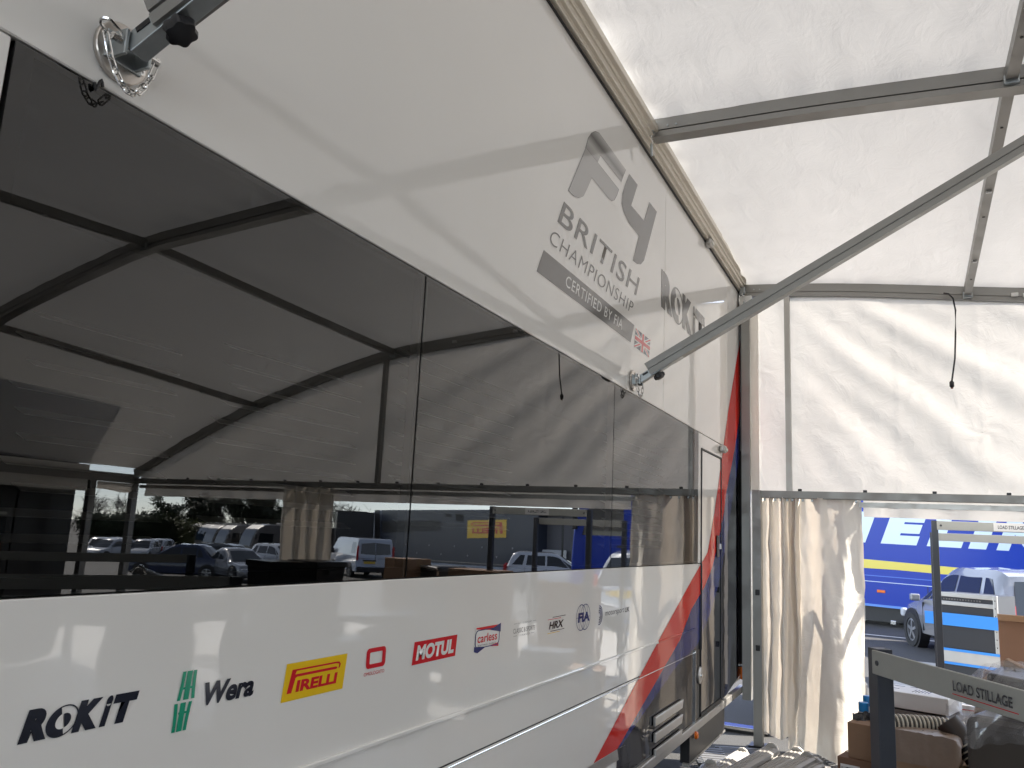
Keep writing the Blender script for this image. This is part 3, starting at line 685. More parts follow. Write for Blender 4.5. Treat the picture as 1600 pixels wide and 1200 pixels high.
def stillage(label, P, u, L, v, W, H, post, rail, labels=True, far_h=None, tex='LOAD STILLAGE', lab_at=.2, lab_h=.026, lab_w=.30):
    """P corner on the ground, long side u (length L), short side v (width W); end rails run along u at both sides"""
    P = V((P[0], P[1], gz(P[0], P[1]))); u = V((*u, 0)).normalized(); v = V((*v, 0)).normalized()
    t = thing('stillage', label, 'stillage', P, group='steel load stillages', fixed=True)
    far_h = far_h or H
    for (a, c, h) in ((0, 0, H), (L, 0, H), (0, W, far_h), (L, W, far_h)):
        q = P+u*a+v*c
        MB().sweep([q+V((0, 0, .02)), q+V((0, 0, h))], [(-post/2, -post/2), (post/2, -post/2), (post/2, post/2), (post*.12, post/2), (post*.12, post*.32), (-post*.12, post*.32), (-post*.12, post/2), (-post/2, post/2)], up=v).build('post', STEELD, t, bevel=.002, seg=1)
    for c, h, s in ((0, H, -1), (W, far_h, 1)):
        a0 = P+v*(c+s*(post/2+.006))+V((0, 0, h-rail/2-.003)); r = MB().bar(a0-u*0.002+u*post*.35, a0+u*(L-post*.35), .012, rail).build('top_rail', RAILM, t, bevel=.003)
        for k in (post*.9, L-post*.9): MB().lathe(a0+u*k+v*s*.006, v*s, [(.0085, 0), (.0085, .003), (.004, .003), (.004, .0015)], 10).build('rail_bolt', STEELD, r)
        if labels and s == -1:
            n_ = v*s; c0 = a0+u*(L*lab_at)+n_*.0072+V((0, 0, -lab_h*.45))
            if labels == 'plate': MB().poly([c0+n_*.001-u*.03+V((0, 0, -.018)), c0+n_*.001+u*(lab_w+.03)+V((0, 0, -.018)), c0+n_*.001+u*(lab_w+.03)+V((0, 0, lab_h+.018)), c0+n_*.001-u*.03+V((0, 0, lab_h+.018))]).build('label_plate', PAPER, r)
            text(tex, INK, r, c0+n_*.002, u*lab_w, V((0, 0, lab_h)), .022)
            if labels == 'line': MB().poly([c0+n_*.0018+u*(-.004)+V((0, 0, -.010)), c0+n_*.0018+u*(lab_w+.02)+V((0, 0, -.010)), c0+n_*.0018+u*(lab_w+.02)+V((0, 0, -.0075)), c0+n_*.0018-u*.004+V((0, 0, -.0075))]).build('label_underline', REDINK, r)
    for c in (0, W): MB().bar(P+v*c+V((0, 0, .10)), P+v*c+u*L+V((0, 0, .10)), .05, .10).build('base_beam', STEELD, t)
    for a in (0, L*.5, L): MB().bar(P+u*a+V((0, 0, .155)), P+u*a+v*W+V((0, 0, .155)), .06, .03).build('cross_beam', STEELD, t)
    return t
# nearest stillage, its long rail running past the camera
ZR = 1.285
pa, pb = onz(1375, 1013, ZR), onz(1600, 1072, ZR); du = (pb-pa).normalized()
stillage('grey and blue steel stillage nearest the camera with load lettering on its rail', pa[:2], du[:2], 2.3, (-du.y, du.x), 1.15, ZR, .056, .075, 'line', lab_at=.193, lab_h=.027, lab_w=.235)
# tall stillage outside the opening
stillage('tall steel stillage standing outside the end wall opening', (1.50, 7.62), (1.0, -.01), 1.06, (.01, 1), 1.15, 1.87, .05, .072, 'plate', far_h=1.80, tex='LOAD STILLAGE A', lab_at=.42, lab_h=.028, lab_w=.20)
# stillage mirrored at the far side of the tent
q0 = mat(300, 867, 6.9); q1 = mat(70, 866, 6.2)
dd = (q1-q0); 
stillage('dark steel stillage standing by the open long side of the awning', (q0.x, q0.y), dd[:2], 1.6, (dd.y, -dd.x), 1.1, 1.300, .055, .068, False, far_h=.95)

def carton(label, c, size, rz=0, m=CARD, group=None, tape=True, barcode=None, flap=False):
    t = thing('carton', label, 'box', (c[0], c[1], c[2]), rz, group)
    x, y, z = size
    MB().box((0, 0, z/2), size).build('box_body', m, t, bevel=.004)
    if tape:
        MB().box((0, 0, z+.001), (x*1.001, .05, .0016)).build('tape', TAPE, t)
        MB().box((0, -.0005, z+.0012), (x, .0022, .0022)).build('flap_seam', CARD3, t)
        for s in (-1, 1): MB().box((s*(x/2+.0012), 0, z-.045), (.0016, .05, .09)).build('tape', TAPE, t)
    if flap:
        MB().box((0, -y/2-.06, z+.02), (x, .13, .005), Matrix.Rotation(R(-28), 3, 'X')).build('open_flap', CARD2, t)
    if barcode:
        bx, bz, bw, bh = barcode
        l = MB().box((bx, -y/2-.0012, bz), (bw, .0012, bh)).build('label', PAPER, t)
        k = -bw*.42
        while k < bw*.42:
            ww = random.choice((.002, .004, .006)); MB().box((bx+k, -y/2-.0022, bz+bh*.14), (ww, .0008, bh*.42)).build('barcode_bar', INK, l); k += ww+random.choice((.003, .005))
        for i in range(3): MB().box((bx-bw*.1*i, -y/2-.0022, bz-bh*.16-.012*i), (bw*(.7-.15*i), .0008, .004)).build('print_line', INK, l)
    return t
# carton pile just inside the end opening (depths about five metres)
GP = 'cartons piled inside the end opening'
def base(p): return (p.x, p.y, p.z)
ang = R(-13)
c1 = at(1365, 1150, 5.2)
carton('lower brown carton with barcode label beside the curtain hem', (c1.x+.035, c1.y+.16, .01), (.44, .38, .275), ang, CARD3, GP, True, (-.14, .185, .12, .10))
carton('small brown carton on top of the barcode carton, behind the blue stillage post', (c1.x+.045, c1.y+.15, .286), (.34, .32, .215), ang, CARD, GP)
c2 = at(1452, 1160, 4.7)
carton('brown carton under the wrapped grey parcel', (c2.x+.03, c2.y+.10, .01), (.52, .34, .405), ang, CARD2, GP)
carton('dark brown carton below the striped hose, behind the wrapped parcel', (c2.x-.01, c2.y+.42, .01), (.56, .26, .51), ang, CARD3, GP)
carton('plain brown carton low behind the nearest stillage', (c2.x+.02, c2.y-.42, .01), (.46, .36, .30), ang, CARD2, GP)
wpar = thing('wrapped_parcel', 'padded grey brown parcel lying below the striped hose', 'parcel', (c2.x-.02, c2.y+.0, .417), ang, None)
PARC = pm('grey wrapping over foam', (.25, .19, .15), rough=.45, vary=.2, vscale=9, bump=.004, bscale=14)
def padded(u, v):
    a = u*2*PI; z = (v-.5); cx, sx_ = math.cos(a), math.sin(a)
    k = 1/max(abs(cx), abs(sx_))**.95; prof_ = max(0, 1-abs(2*z)**9)**.5
    return (z*.38, sx_*k*.095*(.3+.7*prof_)+.003*noise.noise(V((z*14, a, 1))), .088+cx*k*.088*(.4+.6*prof_)+.005*noise.noise(V((z*17, a, 5))))
MB().grid(padded, 40, 28).build('wrapping', PARC, wpar, smooth=True)
# white printed carton on a grey box
c3 = at(1440, 1108, 5.2)
gb = carton('flat grey lidded box under the white printed box', (c3.x+.05, c3.y+.14, .526), (.42, .30, .072), R(-14), pm('grey box board', (.20, .185, .175), rough=.6), None, False)
wb = thing('white_box', 'white printed flat box tilted on top of the carton pile', 'box', (c3.x-.01, c3.y+.16, .600), R(-16))
o = MB().box((0, 0, .06), (.43, .32, .10)).build('box_body', PAPER, wb, bevel=.004)
for i in range(9): MB().box((-.02+.018*(i % 6), -.02-.02*(i//6), .1106), (.004, .11-.006*i, .0012)).build('print_line', GREYINK, o)
for i, (x, y) in enumerate(((-.15, .1), (-.05, .12), (.06, .11), (-.15, -.02))): MB().box((x, y, .1106), (.07, .008, .0012)).build('print_line', GREYINK, o)
for s in (0, 1): MB().box((.165, .09-.07*s, .1106), (.034, .034, .0012)).build('print_block', MIDINK, o)
sb = thing('small_carton', 'small white carton standing beside the white printed box', 'box', base(at(1514, 1108, 5.5)-V((0, 0, .05))), R(-10))
MB().box((0, 0, .04), (.12, .10, .075)).build('box_body', PAPER, sb, bevel=.003); MB().box((0, -.0512, .05), (.09, .001, .008)).build('print_line', REDINK, sb)
MB().box((0, 0, -.04), (.2, .16, .08)).build('grey_tray', pm('grey tray', (.13, .13, .14), rough=.5), sb)
MB().box((0, .1, -.33), (.32, .22, .48)).build('stand_box', CARD3, sb)
# corrugated hose along the parcel
hs = thing('ribbed_hose', 'pale ribbed hose lying across the carton pile', 'hose', base(at(1470, 1128, 4.95)), 0, None, fixed=True)
HP = [at(1389, 1131, 4.85), at(1420, 1132, 4.85), at(1460, 1135, 4.85), at(1500, 1142, 4.82), at(1514, 1150, 4.8)]
def cat_(pts, n):
    out_ = []
    for i in range(len(pts)-1):
        a, b_2, c, d = pts[max(0, i-1)], pts[i], pts[i+1], pts[min(len(pts)-1, i+2)]
        for k in range(n):
            t = k/n; out_.append(.5*((2*b_2)+(c-a)*t+(2*a-5*b_2+4*c-d)*t*t+(3*b_2-a-3*c+d)*t**3))
    return out_+[pts[-1]]
HPs = cat_(HP, 8)
MB().tube(HPs, .050, 16).build('hose_wall', pm('dark hose wall', (.05, .048, .045), rough=.5), hs, smooth=True)
HRIB = pm('cream hose rib', (.58, .54, .46), rough=.45)
tot = sum((HPs[i+1]-HPs[i]).length for i in range(len(HPs)-1))
def along(P, s):
    for i in range(len(P)-1):
        l = (P[i+1]-P[i]).length
        if s <= l: return P[i].lerp(P[i+1], s/l), (P[i+1]-P[i]).normalized()
        s -= l
    return P[-1], (P[-1]-P[-2]).normalized()
s_ = 0.012
while s_ < tot:
    p, d = along(HPs, s_); MB().lathe(p, d, [(.049, -.006), (.057, -.0035), (.057, .0035), (.049, .006)], 20).build('hose_rib', HRIB, hs, smooth=True); s_ += .0255
p, d = along(HPs, 0); MB().lathe(p, -d, [(.058, 0), (.058, .022), (.046, .022), (.046, .004)], 20).build('hose_cuff', HRIB, hs, smooth=True)
# second, black hose end
hb = thing('black_hose', 'black hose end with white rings leaning beside the wrapped parcel', 'hose', base(at(1510, 1150, 4.7)), 0, None, fixed=True)
BP = [at(1481, 1128, 4.75), at(1500, 1152, 4.7), at(1516, 1172, 4.65), at(1530, 1196, 4.6), at(1538, 1222, 4.6)]
BPs = cat_(BP, 6)
MB().tube(BPs, .062, 18).build('hose_wall', BLACKPL, hb, smooth=True)
for s_ in [.15+.031*i for i in range(9)]:
    p, d = along(BPs, s_); MB().lathe(p, d, [(.062, -.004), (.0665, -.003), (.0665, .003), (.062, .004)], 20).build('hose_rib', HRIB, hb, smooth=True)
p, d = along(BPs, 0); MB().lathe(p, -d, [(.066, -.12), (.066, .006), (.05, .006), (.05, -.02)], 20).build('hose_cuff', pm('grey brown rubber cuff', (.05, .04, .036), rough=.5), hb, smooth=True)
# blue-capped bottles
def bottle(px, py, zc, h, lab):
    p = at(px, py, zc); t = thing('bottle', lab, 'bottle', (p.x, p.y, p.z-h), 0, 'blue capped bottles behind the cartons')
    MB().lathe((0, 0, 0), (0, 0, 1), [(.042, 0), (.045, .01), (.045, h*.62), (.034, h*.72), (.024, h*.76)], 16).build('bottle_body', BOTTLE, t, smooth=True)
    MB().lathe((0, 0, h*.74), (0, 0, 1), [(.030, 0), (.032, .01), (.032, h*.24), (.028, h*.26)], 16).build('cap', BLUECAP, t, smooth=True)
    MB().box((0, -.0455, h*.35), (.05, .002, .09)).build('label', BLUETAPE, t, bevel=.002)
carton('brown carton holding up the grey lidded box', (c3.x+.05, c3.y+.16, .01), (.44, .30, .515), R(-14), CARD, None)
pal = carton('low brown carton under the blue capped bottles', (*at(1452, 1140, 5.75)[:2], .02), (.66, .34, .50), R(-14), CARD, None)
bottle(1356, 1087, 5.6, .25, 'blue capped bottle close to the curtain, tallest of the left pair'); bottle(1349, 1097, 5.5, .23, 'shorter blue capped bottle nearest the curtain')
bottle(1470, 1085, 5.7, .25, 'blue capped bottle behind the small white carton'); bottle(1487, 1098, 5.7, .23, 'blue capped bottle standing right of the small white carton')
# bubble wrap scrap and black cloth on the carton
bw = thing('plastic_wrap', 'crumpled clear plastic wrap between hose and cartons', 'plastic wrap', base(at(1515, 1130, 5.0)), 0, None, fixed=True)
def crump(u, v):
    p = at(1478+75*u, 1098+75*v, 5.05-.25*v); return p+V((.02*noise.noise(V((u*6, v*6, 1))), .05*noise.noise(V((u*5, v*5, 4))), .03*noise.noise(V((u*7, v*7, 9)))))
MB().grid(crump, 18, 18).build('film_sheet', FILM, bw, smooth=False)
cl = thing('black_cloth', 'black cloth tucked behind the upper carton by the curtain', 'cloth', base(at(1352, 1122, 5.3)), 0, None, fixed=True)
MB().grid(lambda u, v: at(1332+32*u, 1113+24*v, 5.42-.1*v)+V((0, .02*noise.noise(V((u*5, v*5, 2))), .02*noise.noise(V((u*4, v*4, 7))))), 10, 8).build('cloth_sheet', BLACKPL, cl, smooth=True, thick=0)
# plastic-wrapped bundle in the near stillage
bn = thing('wrapped_bundle', 'dark bundle under clear plastic sheeting inside the nearest stillage', 'bundle', base(at(1575, 1120, 3.6)), 0, None, fixed=True)
DKB = pm('dark grey moulded part', (.050, .041, .034), rough=.35, vary=.3, vscale=4)
bc = at(1590, 1135, 3.8)
MB().box(bc+V((.14, .05, -.27)), (.60, .5, .62), Matrix.Rotation(R(-20), 3, 'Z')).build('bundle_body', DKB, bn, bevel=.05, seg=3)
MB().box(at(1600, 1058, 3.9)+V((.13, 0, -.03)), (.52, .36, .05), Matrix.Rotation(R(-14), 3, 'Z') @ Matrix.Rotation(R(5), 3, 'Y')).build('bundle_lid', BLACKPL, bn, bevel=.015)
MB().box(at(1600, 1110, 3.95)+V((.12, .1, 0)), (.5, .06, .26), Matrix.Rotation(R(-20), 3, 'Z') @ Matrix.Rotation(R(24), 3, 'Y')).build('board', CARD2, bn, bevel=.004)
MB().box(at(1538, 1100, 4.3), (.07, .05, .35), Matrix.Rotation(R(14), 3, 'Y')).build('slat', CARD2, bn)
def sheeting(u, v):
    px = 1508+130*u; py = 1034+(1.0-u*.0)*0+v*130; p = at(px, py+26*(1-min(1, u*4))*(1-v), 3.75-.15*math.sin(v*2))
    return p+V((.0, .05*noise.noise(V((u*3+v*2, v*3, 3)))-.03*math.sin(u*9+v*6), .025*noise.noise(V((u*5, v*6, 8)))))
MB().grid(sheeting, 26, 26).build('film_sheet', FILM, bn, smooth=True)
def topfilm(u, v):
    p = at(1503+120*u, 1062-26*math.sin(min(1, u*1.6)*PI*.5)+14*v, 3.9+.35*(1-v)); return p+V((0, .03*noise.noise(V((u*9, v*5, 1))), .022*noise.noise(V((u*11, v*7, 6)))))
MB().grid(topfilm, 24, 10).build('film_top', FILM, bn, smooth=False)

# flight case with blue straps outside
ca = at(1459, 926, 10.3); cb_ = at(1558, 934, 9.75)
du2 = V((cb_.x-ca.x, cb_.y-ca.y, 0)); LL = du2.length; az = math.atan2(du2.y, du2.x)
fc = thing('flight_case', 'black flight case with aluminium edges and light blue straps outside the tent', 'case', (ca.x, ca.y, gz(ca.x, ca.y)), az)
HT = 1.14; CASEB = pm('black laminated panel', (.022, .023, .027), rough=.5, vary=.15)
MB().bb(.01, LL-.01, .012, .6, .12, HT-.01).build('case_panel', CASEB, fc)
for (x0, x1, z0, z1) in ((0, LL, HT-.055, HT-.0), (0, LL, HT-.155, HT-.105), (0, LL, .10, .15)): MB().bb(x0, x1, 0, .02, z0, z1).build('edge_trim', ALU, fc, bevel=.006)
for x in (0, LL-.05): MB().bb(x, x+.05, -.004, .02, .1, HT).build('edge_trim', ALU, fc, bevel=.008)
for x in (.015, LL-.035): 
    for k in range(9): MB().lathe((x+.01, -.005, HT-.06-.09*k), (0, -1, 0), [(.007, 0), (.007, .003)], 8).build('rivet', CHROME, fc)
for z, hh in ((HT-.40, .15), (HT-.70, .03), (HT-.86, .03)): MB().bb(-.12 if hh > .1 else .0, LL+.004+(.15 if hh < .1 else 0), -.010, .0, z, z+hh).build('strap', BLUETAPE, fc, bevel=.002)
MB().bb(.0, LL+.16, -.009, .0, HT-.83, HT-.70).build('aluminium_band', ALU, fc, bevel=.002)
for k in range(14): MB().box((.12+.032*k, -.001, HT-.080), (random.uniform(.012, .024), .001, .02)).build('stencil_mark', GREYINK, fc)
for x in (.1, LL-.1): MB().lathe((x, .1, .06), (0, 1, 0), [(.06, -.02), (.06, .02)], 12).build('castor', RUBBER, fc)
bx = at(1563, 962, 7.6)
carton('large brown carton with folded flap outside, above the plastic sheeting', (bx.x+.32, bx.y+.3, gz(3, 8)+.45), (.62, .55, .58), R(-6), CARD3, None, False, None, True)
carton('brown carton supporting the flapped carton outside', (bx.x+.34, bx.y+.33, gz(3, 8)), (.60, .6, .448), R(-4), CARD, None, False)
# brown cartons and black bins seen mirrored in the window
q = mat(638, 873, 9); carton('brown carton with handle hole outside the middle opening', (q.x, q.y, .70), (.36, .36, .58), R(15), CARD, None); bk = thing('black_case', 'black case with silver edges behind the brown carton outside', 'case', (q.x-.32, q.y+.2, .12), R(15))
MB().box((0, 0, .55), (.4, .5, 1.1)).build('case_body', CASEB, bk, bevel=.05, seg=3); MB().bar((-.2, -.26, .1), (-.2, -.26, 1.05), .02, .02).build('edge_trim', ALU, bk); MB().bar((-.19, -.26, 1.07), (.19, -.26, 1.1), .02, .02).build('edge_trim', ALU, bk)
carton('brown carton below the carton with handle hole', (q.x, q.y, gz(q.x, q.y)), (.42, .42, .70-gz(q.x, q.y)), R(15), CARD3, None)
q = mat(752, 886, 8.5); carton('long low brown carton outside beside the tall stillage', (q.x, q.y, .72), (.55, .4, .50), R(5), CARD, None); carton('brown carton under the long low carton outside', (q.x, q.y+.02, gz(q.x, q.y)), (.6, .5, .72), R(3), CARD2, None)
def bin_(px, zc, lab, rz):
    q = mat(px, 872, zc); t = thing('storage_tub', lab, 'tub', (q.x, q.y, .74), rz, 'black tubs on dark cases')
    vs = []; H = .53
    for z, a, c in ((0, .13, .17), (H-.05, .16, .21), (H-.05, .175, .225), (H, .175, .225)):
        vs += [(-c, -a, z), (c, -a, z), (c, a, z), (-c, a, z)]
    fs = [(3, 2, 1, 0)]+[(i*4+j, i*4+(j+1) % 4, (i+1)*4+(j+1) % 4, (i+1)*4+j) for i in range(3) for j in range(4)]+[(12, 13, 14, 15)]
    MB().add(vs, fs).build('tub_body', BLACKPL, t, bevel=.006)
    MB().box((.24, 0, H-.09), (.03, .12, .03)).build('grip', BLACKPL, t, bevel=.005); MB().box((-.24, 0, H-.09), (.03, .12, .03)).build('grip', BLACKPL, t, bevel=.005)
    s = thing('trunk', 'dark trunk under the black tub, '+lab.split(',')[-1].strip(), 'trunk', (q.x, q.y, .01), rz, 'trunks under the black tubs')
    MB().box((0, 0, .36), (.5, .42, .70)).build('trunk_body', CASEB, s, bevel=.01); MB().box((0, 0, .68), (.51, .43, .03)).build('edge_trim', ALUD, s)
bin_(432, 7.2, 'black tapered storage tub, farther from the trailer', R(20)); bin_(497, 7.6, 'black tapered storage tub, nearer to the trailer', R(14))
# folded wheelbarrow-like load mirrored low left: black bodywork tub with pale panel
q = mat(245, 893, 6.6); bd = thing('bodywork_part', 'black curved bodywork part with silver edge standing in the awning', 'bodywork part', (q.x, q.y, .72), R(30))
def arc(u, v):
    a = u*2.2; return (-.45+.9*u, -.15+.3*v+.05*math.sin(a), .28+.20*math.sin(a+.2)-.12*v)
MB().grid(arc, 16, 6).build('shell', BLACKPL, bd, smooth=True)
MB().tube([arc(i/16, 0) for i in range(17)], .012, 8).build('edge_tube', CHROME, bd, smooth=True)
MB().box((-.25, .0, .22), (.55, .4, .06), Matrix.Rotation(R(14), 3, 'Y')).build('pale_panel', PAPER, bd, bevel=.01)
for k in range(5): MB().lathe((-.1+.12*k, -.17, .2+.02*(k % 2)), (0, -1, .3), [(.03, 0), (.035, .02), (.01, .04)], 10).build('fitting', CHROME, bd, smooth=True)
MB().box((0, 0, -.3), (.9, .5, .8)).build('support_box', CASEB, bd)

# ================================================================== FLOOR PLANKS AND TILES BY THE TRAILER END
PLK = pm('grey white plastic profile', (.42, .40, .37), rough=.45, vary=.10, vscale=7)
TILE = pm('grey plastic floor tile', (.16, .16, .16), rough=.5, vary=.12)
def plank(a, c, wd, lab, grp='floor edging profiles in a heap', m=PLK):
    a, c = V(a), V(c); L = (c-a).length; t = thing('plastic_profile', lab, 'floor profile', a, 0, grp)
    d = (c-a)
    MB().sweep([V((0, 0, 0)), d], [(-wd/2, -.012), (wd/2, -.012), (wd/2, .012), (wd*.3, .022), (-wd*.3, .022), (-wd/2, .012)]).build('profile_body', m, t, bevel=.002)
    sd = d.cross(V((0, 0, 1))).normalized(); up = sd.cross(d).normalized()
    for k in (-.22, 0, .22): MB().bar(sd*wd*k+up*.0235, d+sd*wd*k+up*.0235, .006, .005, up=up).build('rib', m, t)
    for e, s in ((V((0, 0, 0)), -1), (d, 1)):
        MB().lathe(e+d.normalized()*s*.0, d*s, [(wd*.42, -.01), (wd*.42, .012), (wd*.30, .02)], 10).build('end_lug', m, t)
def gp(px, py, z): return onz(px, py, z)
for i, (x0, y0, x1, y1, z, wd, lab) in enumerate([
    (1100, 1215, 1160, 1178, .06, .11, 'grey white floor profile at the trailer side of the heap'),
    (1118, 1222, 1206, 1172, .16, .12, 'pale floor profile pointing up from the heap'),
    (1168, 1222, 1202, 1178, .10, .12, 'short pale floor profile beside the upright post'),
    (1148, 1232, 1246, 1178, .15, .12, 'pale floor profile in the middle of the heap'),
    (1175, 1236, 1262, 1186, .17, .12, 'pale floor profile right of the middle of the heap'),
    (1196, 1238, 1276, 1196, .14, .12, 'floor profile nearest the curtain hem'),
    (1085, 1232, 1110, 1198, .05, .12, 'short floor profile by the trailer skirt')]):
    plank(gp(x0, y0, z*.6), gp(x1, y1, z), wd, lab)
ti = 0
for (px, py, lab) in ((1140, 1186, 'grey floor tile under the profile heap'), (1178, 1184, 'grey floor tile beside the upright post'), (1345, 1195, 'dark slatted floor tile under the curtain hem')):
    p = gp(px, py, .01); t = thing('floor_tile', lab, 'floor tile', (p.x, p.y, .006), R(20), 'loose interlocking floor tiles')
    MB().box((0, 0, .012), (.46, .46, .014)).build('tile_body', TILE, t, bevel=.003)
    for k in range(7): MB().box((0, -.198+.066*k, .021), (.44, .05, .006)).build('slat', TILE, t, bevel=.002)
    for k in range(8):
        MB().box((-.21+.06*k, -.245, .012), (.03, .03, .012)).build('lug', TILE, t); MB().box((-.245, -.21+.06*k, .012), (.03, .03, .012)).build('lug', TILE, t)
st = thing('step_sheet', 'bright metal step plate lying in the gap behind the trailer', 'step plate', (*gp(1145, 1132, .05)[:2], .0), R(0))
MB().box((.0, 0, .035), (.62, .14, .03)).build('plate', CHROME, st, bevel=.006); MB().box((0, .0, .01), (.6, .1, .02)).build('foot', BLACKPL, st)

# ================================================================== VEHICLES
CGLASS = pm('car window glass', (.012, .016, .02), rough=.03, spec=.8)
SILVER = pm('silver car paint', (.26, .27, .29), rough=.25, metal=.35, coat=1)
DKBLUE = pm('dark blue car paint', (.02, .035, .09), rough=.2, coat=1)
WHITEC = pm('white car paint', (.62, .65, .70), rough=.25, coat=1)
GREYC = pm('grey car paint', (.12, .125, .135), rough=.25, metal=.4, coat=1)
TAILR = pm('red lamp lens', (.5, .01, .015), rough=.12)
HEADL = pm('clear lamp lens', (.55, .57, .6), rough=.08)
PLATEY = pm('yellow number plate', (.7, .48, .05), rough=.4)
RIM = pm('alloy wheel', (.42, .43, .45), rough=.3, metal=.8)
def wheel(parent, x, y, r, wd, side):
    t = MB().lathe((x, y, r), (0, side, 0), [(r*.60, -wd), (r*.93, -wd), (r, -wd*.8), (r, -wd*.15), (r*.93, 0), (r*.66, .004), (r*.62, -.03)], 28).build('wheel', RUBBER, parent, smooth=True)
    MB().lathe((x, y+side*-.02, r), (0, side, 0), [(r*.64, -.02), (r*.64, .008), (r*.56, .01), (r*.54, -.03)], 28).build('rim', RIM, t, smooth=True)
    sp = MB()
    for k in range(5):
        a = 2*PI*k/5+.3; dx, dz = math.cos(a), math.sin(a)
        sp.bar((x, y-side*.018, r), (x+dx*r*.6, y-side*.022, r+dz*r*.6), r*.16, .02, up=(0, 1, 0))
    sp.lathe((x, y-side*.03, r), (0, side, 0), [(r*.14, 0), (r*.14, .03)], 10); sp.build('spokes', RIM, t)
    return t
def loft(mb, rings):
    n = len(rings[0]); vs = [p for r in rings for p in r]
    fs = [(i*n+j, i*n+(j+1) % n, (i+1)*n+(j+1) % n, (i+1)*n+j) for i in range(len(rings)-1) for j in range(n)]
    return mb.add(vs, fs+[tuple(range(n-1, -1, -1)), tuple(range((len(rings)-1)*n, len(rings)*n))])
def car(label, loc, heading, L, W, H, paint_, kind, group=None):
    """kind: (cabin stations rear base, roof rear, mid, roof front, cowl) as fractions of L from the rear"""
    t = thing('parked_car', label, 'car', loc, heading, group)
    bx_ = lambda f: (f-.5)*L
    topl = kind['top']; low = .21
    def ztop(f):
        for (a, za), (c, zc) in zip(topl, topl[1:]):
            if f <= c: return (za+(zc-za)*(f-a)/(c-a))*H
        return topl[-1][1]*H
    rings = []
    fsn = sorted(set([0, .01, .03, .06, .10, .16, .24, .32, .42, .5, .58, .66, .72, .78, .84, .90, .94, .97, .99, 1]+[a for a, _ in topl]))
    for f in fsn:
        w = W/2*(1-.16*abs(2*f-1)**5-.10*max(0, abs(2*f-1)-.93)/.07); z = ztop(f); lo = low+.10*max(0, abs(2*f-1)-.86)/.14
        rings.append([(bx_(f), -w*.82, lo), (bx_(f), -w*.97, lo+.07), (bx_(f), -w, lo+(z-lo)*.42), (bx_(f), -w*.985, lo+(z-lo)*.78), (bx_(f), -w*.93, z-.015), (bx_(f), -w*.82, z), (bx_(f), 0, z+.02), (bx_(f), w*.82, z), (bx_(f), w*.93, z-.015), (bx_(f), w*.985, lo+(z-lo)*.78), (bx_(f), w, lo+(z-lo)*.42), (bx_(f), w*.97, lo+.07), (bx_(f), w*.82, lo)])
    body = loft(MB(), rings).build('body', paint_, t, smooth=True)
    c = kind['cab']; zr = kind.get('roofz', (1, 1, 1))
    st_ = [(c[0], ztop(c[0])-.02), (c[1], H*zr[0]), (c[2], H*zr[1]), (c[3], H*zr[2]), (c[4], ztop(c[4])-.02)]
    def hw(f, z, top): return (W/2*.90 if not top else W/2*.70)
    prs = []
    for i, (f, z) in enumerate(st_):
        top = 0 < i < 4; zb = ztop(f)-.03
        prs.append((bx_(f), zb, z, W/2*.92, W/2*.70 if top else W/2*.84))
    def cr_(p0, p1, p2, p3, t): return .5*((2*p1)+(p2-p0)*t+(2*p0-5*p1+4*p2-p3)*t*t+(3*p1-p0-3*p2+p3)*t**3)
    fine = []
    for i in range(len(prs)-1):
        q = [prs[max(0, i-1)], prs[i], prs[i+1], prs[min(len(prs)-1, i+2)]]
        for k in range(5):
            tt = k/5; lin = i in (0, len(prs)-2); mixv = []
            for c_i in range(5):
                lv = q[1][c_i]+(q[2][c_i]-q[1][c_i])*tt; sv_ = cr_(*(p[c_i] for p in q), tt); mixv.append(lv*.55+sv_*.45 if lin else sv_)
            mixv[0] = q[1][0]+(q[2][0]-q[1][0])*tt; mixv[1] = ztop(mixv[0]/L+.5)-.03; fine.append(tuple(mixv))
    prs0 = prs; prs = fine+[prs[-1]]
    rg = []
    for x, zb, z, wb, wr in prs:
        zz = max(z, zb+.02); rg.append([(x, -wb, zb), (x, -(wb*.25+wr*.75), zb+(zz-zb)*.8), (x, -wr*.92, zz-.01), (x, 0, zz+.02), (x, wr*.92, zz-.01), (x, (wb*.25+wr*.75), zb+(zz-zb)*.8), (x, wb, zb)])
    loft(MB(), rg).build('cabin', paint_, t, smooth=True)
    # glass: points on the cabin sides
    def sidept(f, v, s, o=.006):
        x = bx_(f)
        for (x0, b0, z0, w0, r0), (x1, b1, z1, w1, r1) in zip(prs, prs[1:]):
            if x <= x1+1e-6:
                k = (x-x0)/(x1-x0); zb = b0+(b1-b0)*k; z = z0+(z1-z0)*k; wb = w0+(w1-w0)*k; wr = r0+(r1-r0)*k; break
        z = max(z, zb+.02); v_ = v*.8; return (x, s*(wb+(wb*.25+wr*.75-wb)*v+o), zb+(z-zb)*v_)
    gl = kind['glass']
    for s in (-1, 1):
        for (f0, f1, f2, f3) in gl:    # bottom rear, bottom front, top front, top rear
            N = 6; vs = [sidept(f0+(f1-f0)*k/N, .16, s) for k in range(N+1)]+[sidept(f3+(f2-f3)*k/N, .97, s) for k in range(N+1)]
            MB().add(vs, [(k, k+1, k+N+2, k+N+1) for k in range(N)]).build('side_window', CGLASS, t)
        MB().box((bx_(c[4]-.06), s*(W/2+.06), ztop(c[4])+.05), (.10, .16, .12)).build('door_mirror', paint_, t, bevel=.03, seg=3)
        for f in kind['handles']: MB().box((bx_(f), s*(W/2+.003), ztop(f)*.86), (.17, .03, .03)).build('door_handle', paint_, t, bevel=.008)
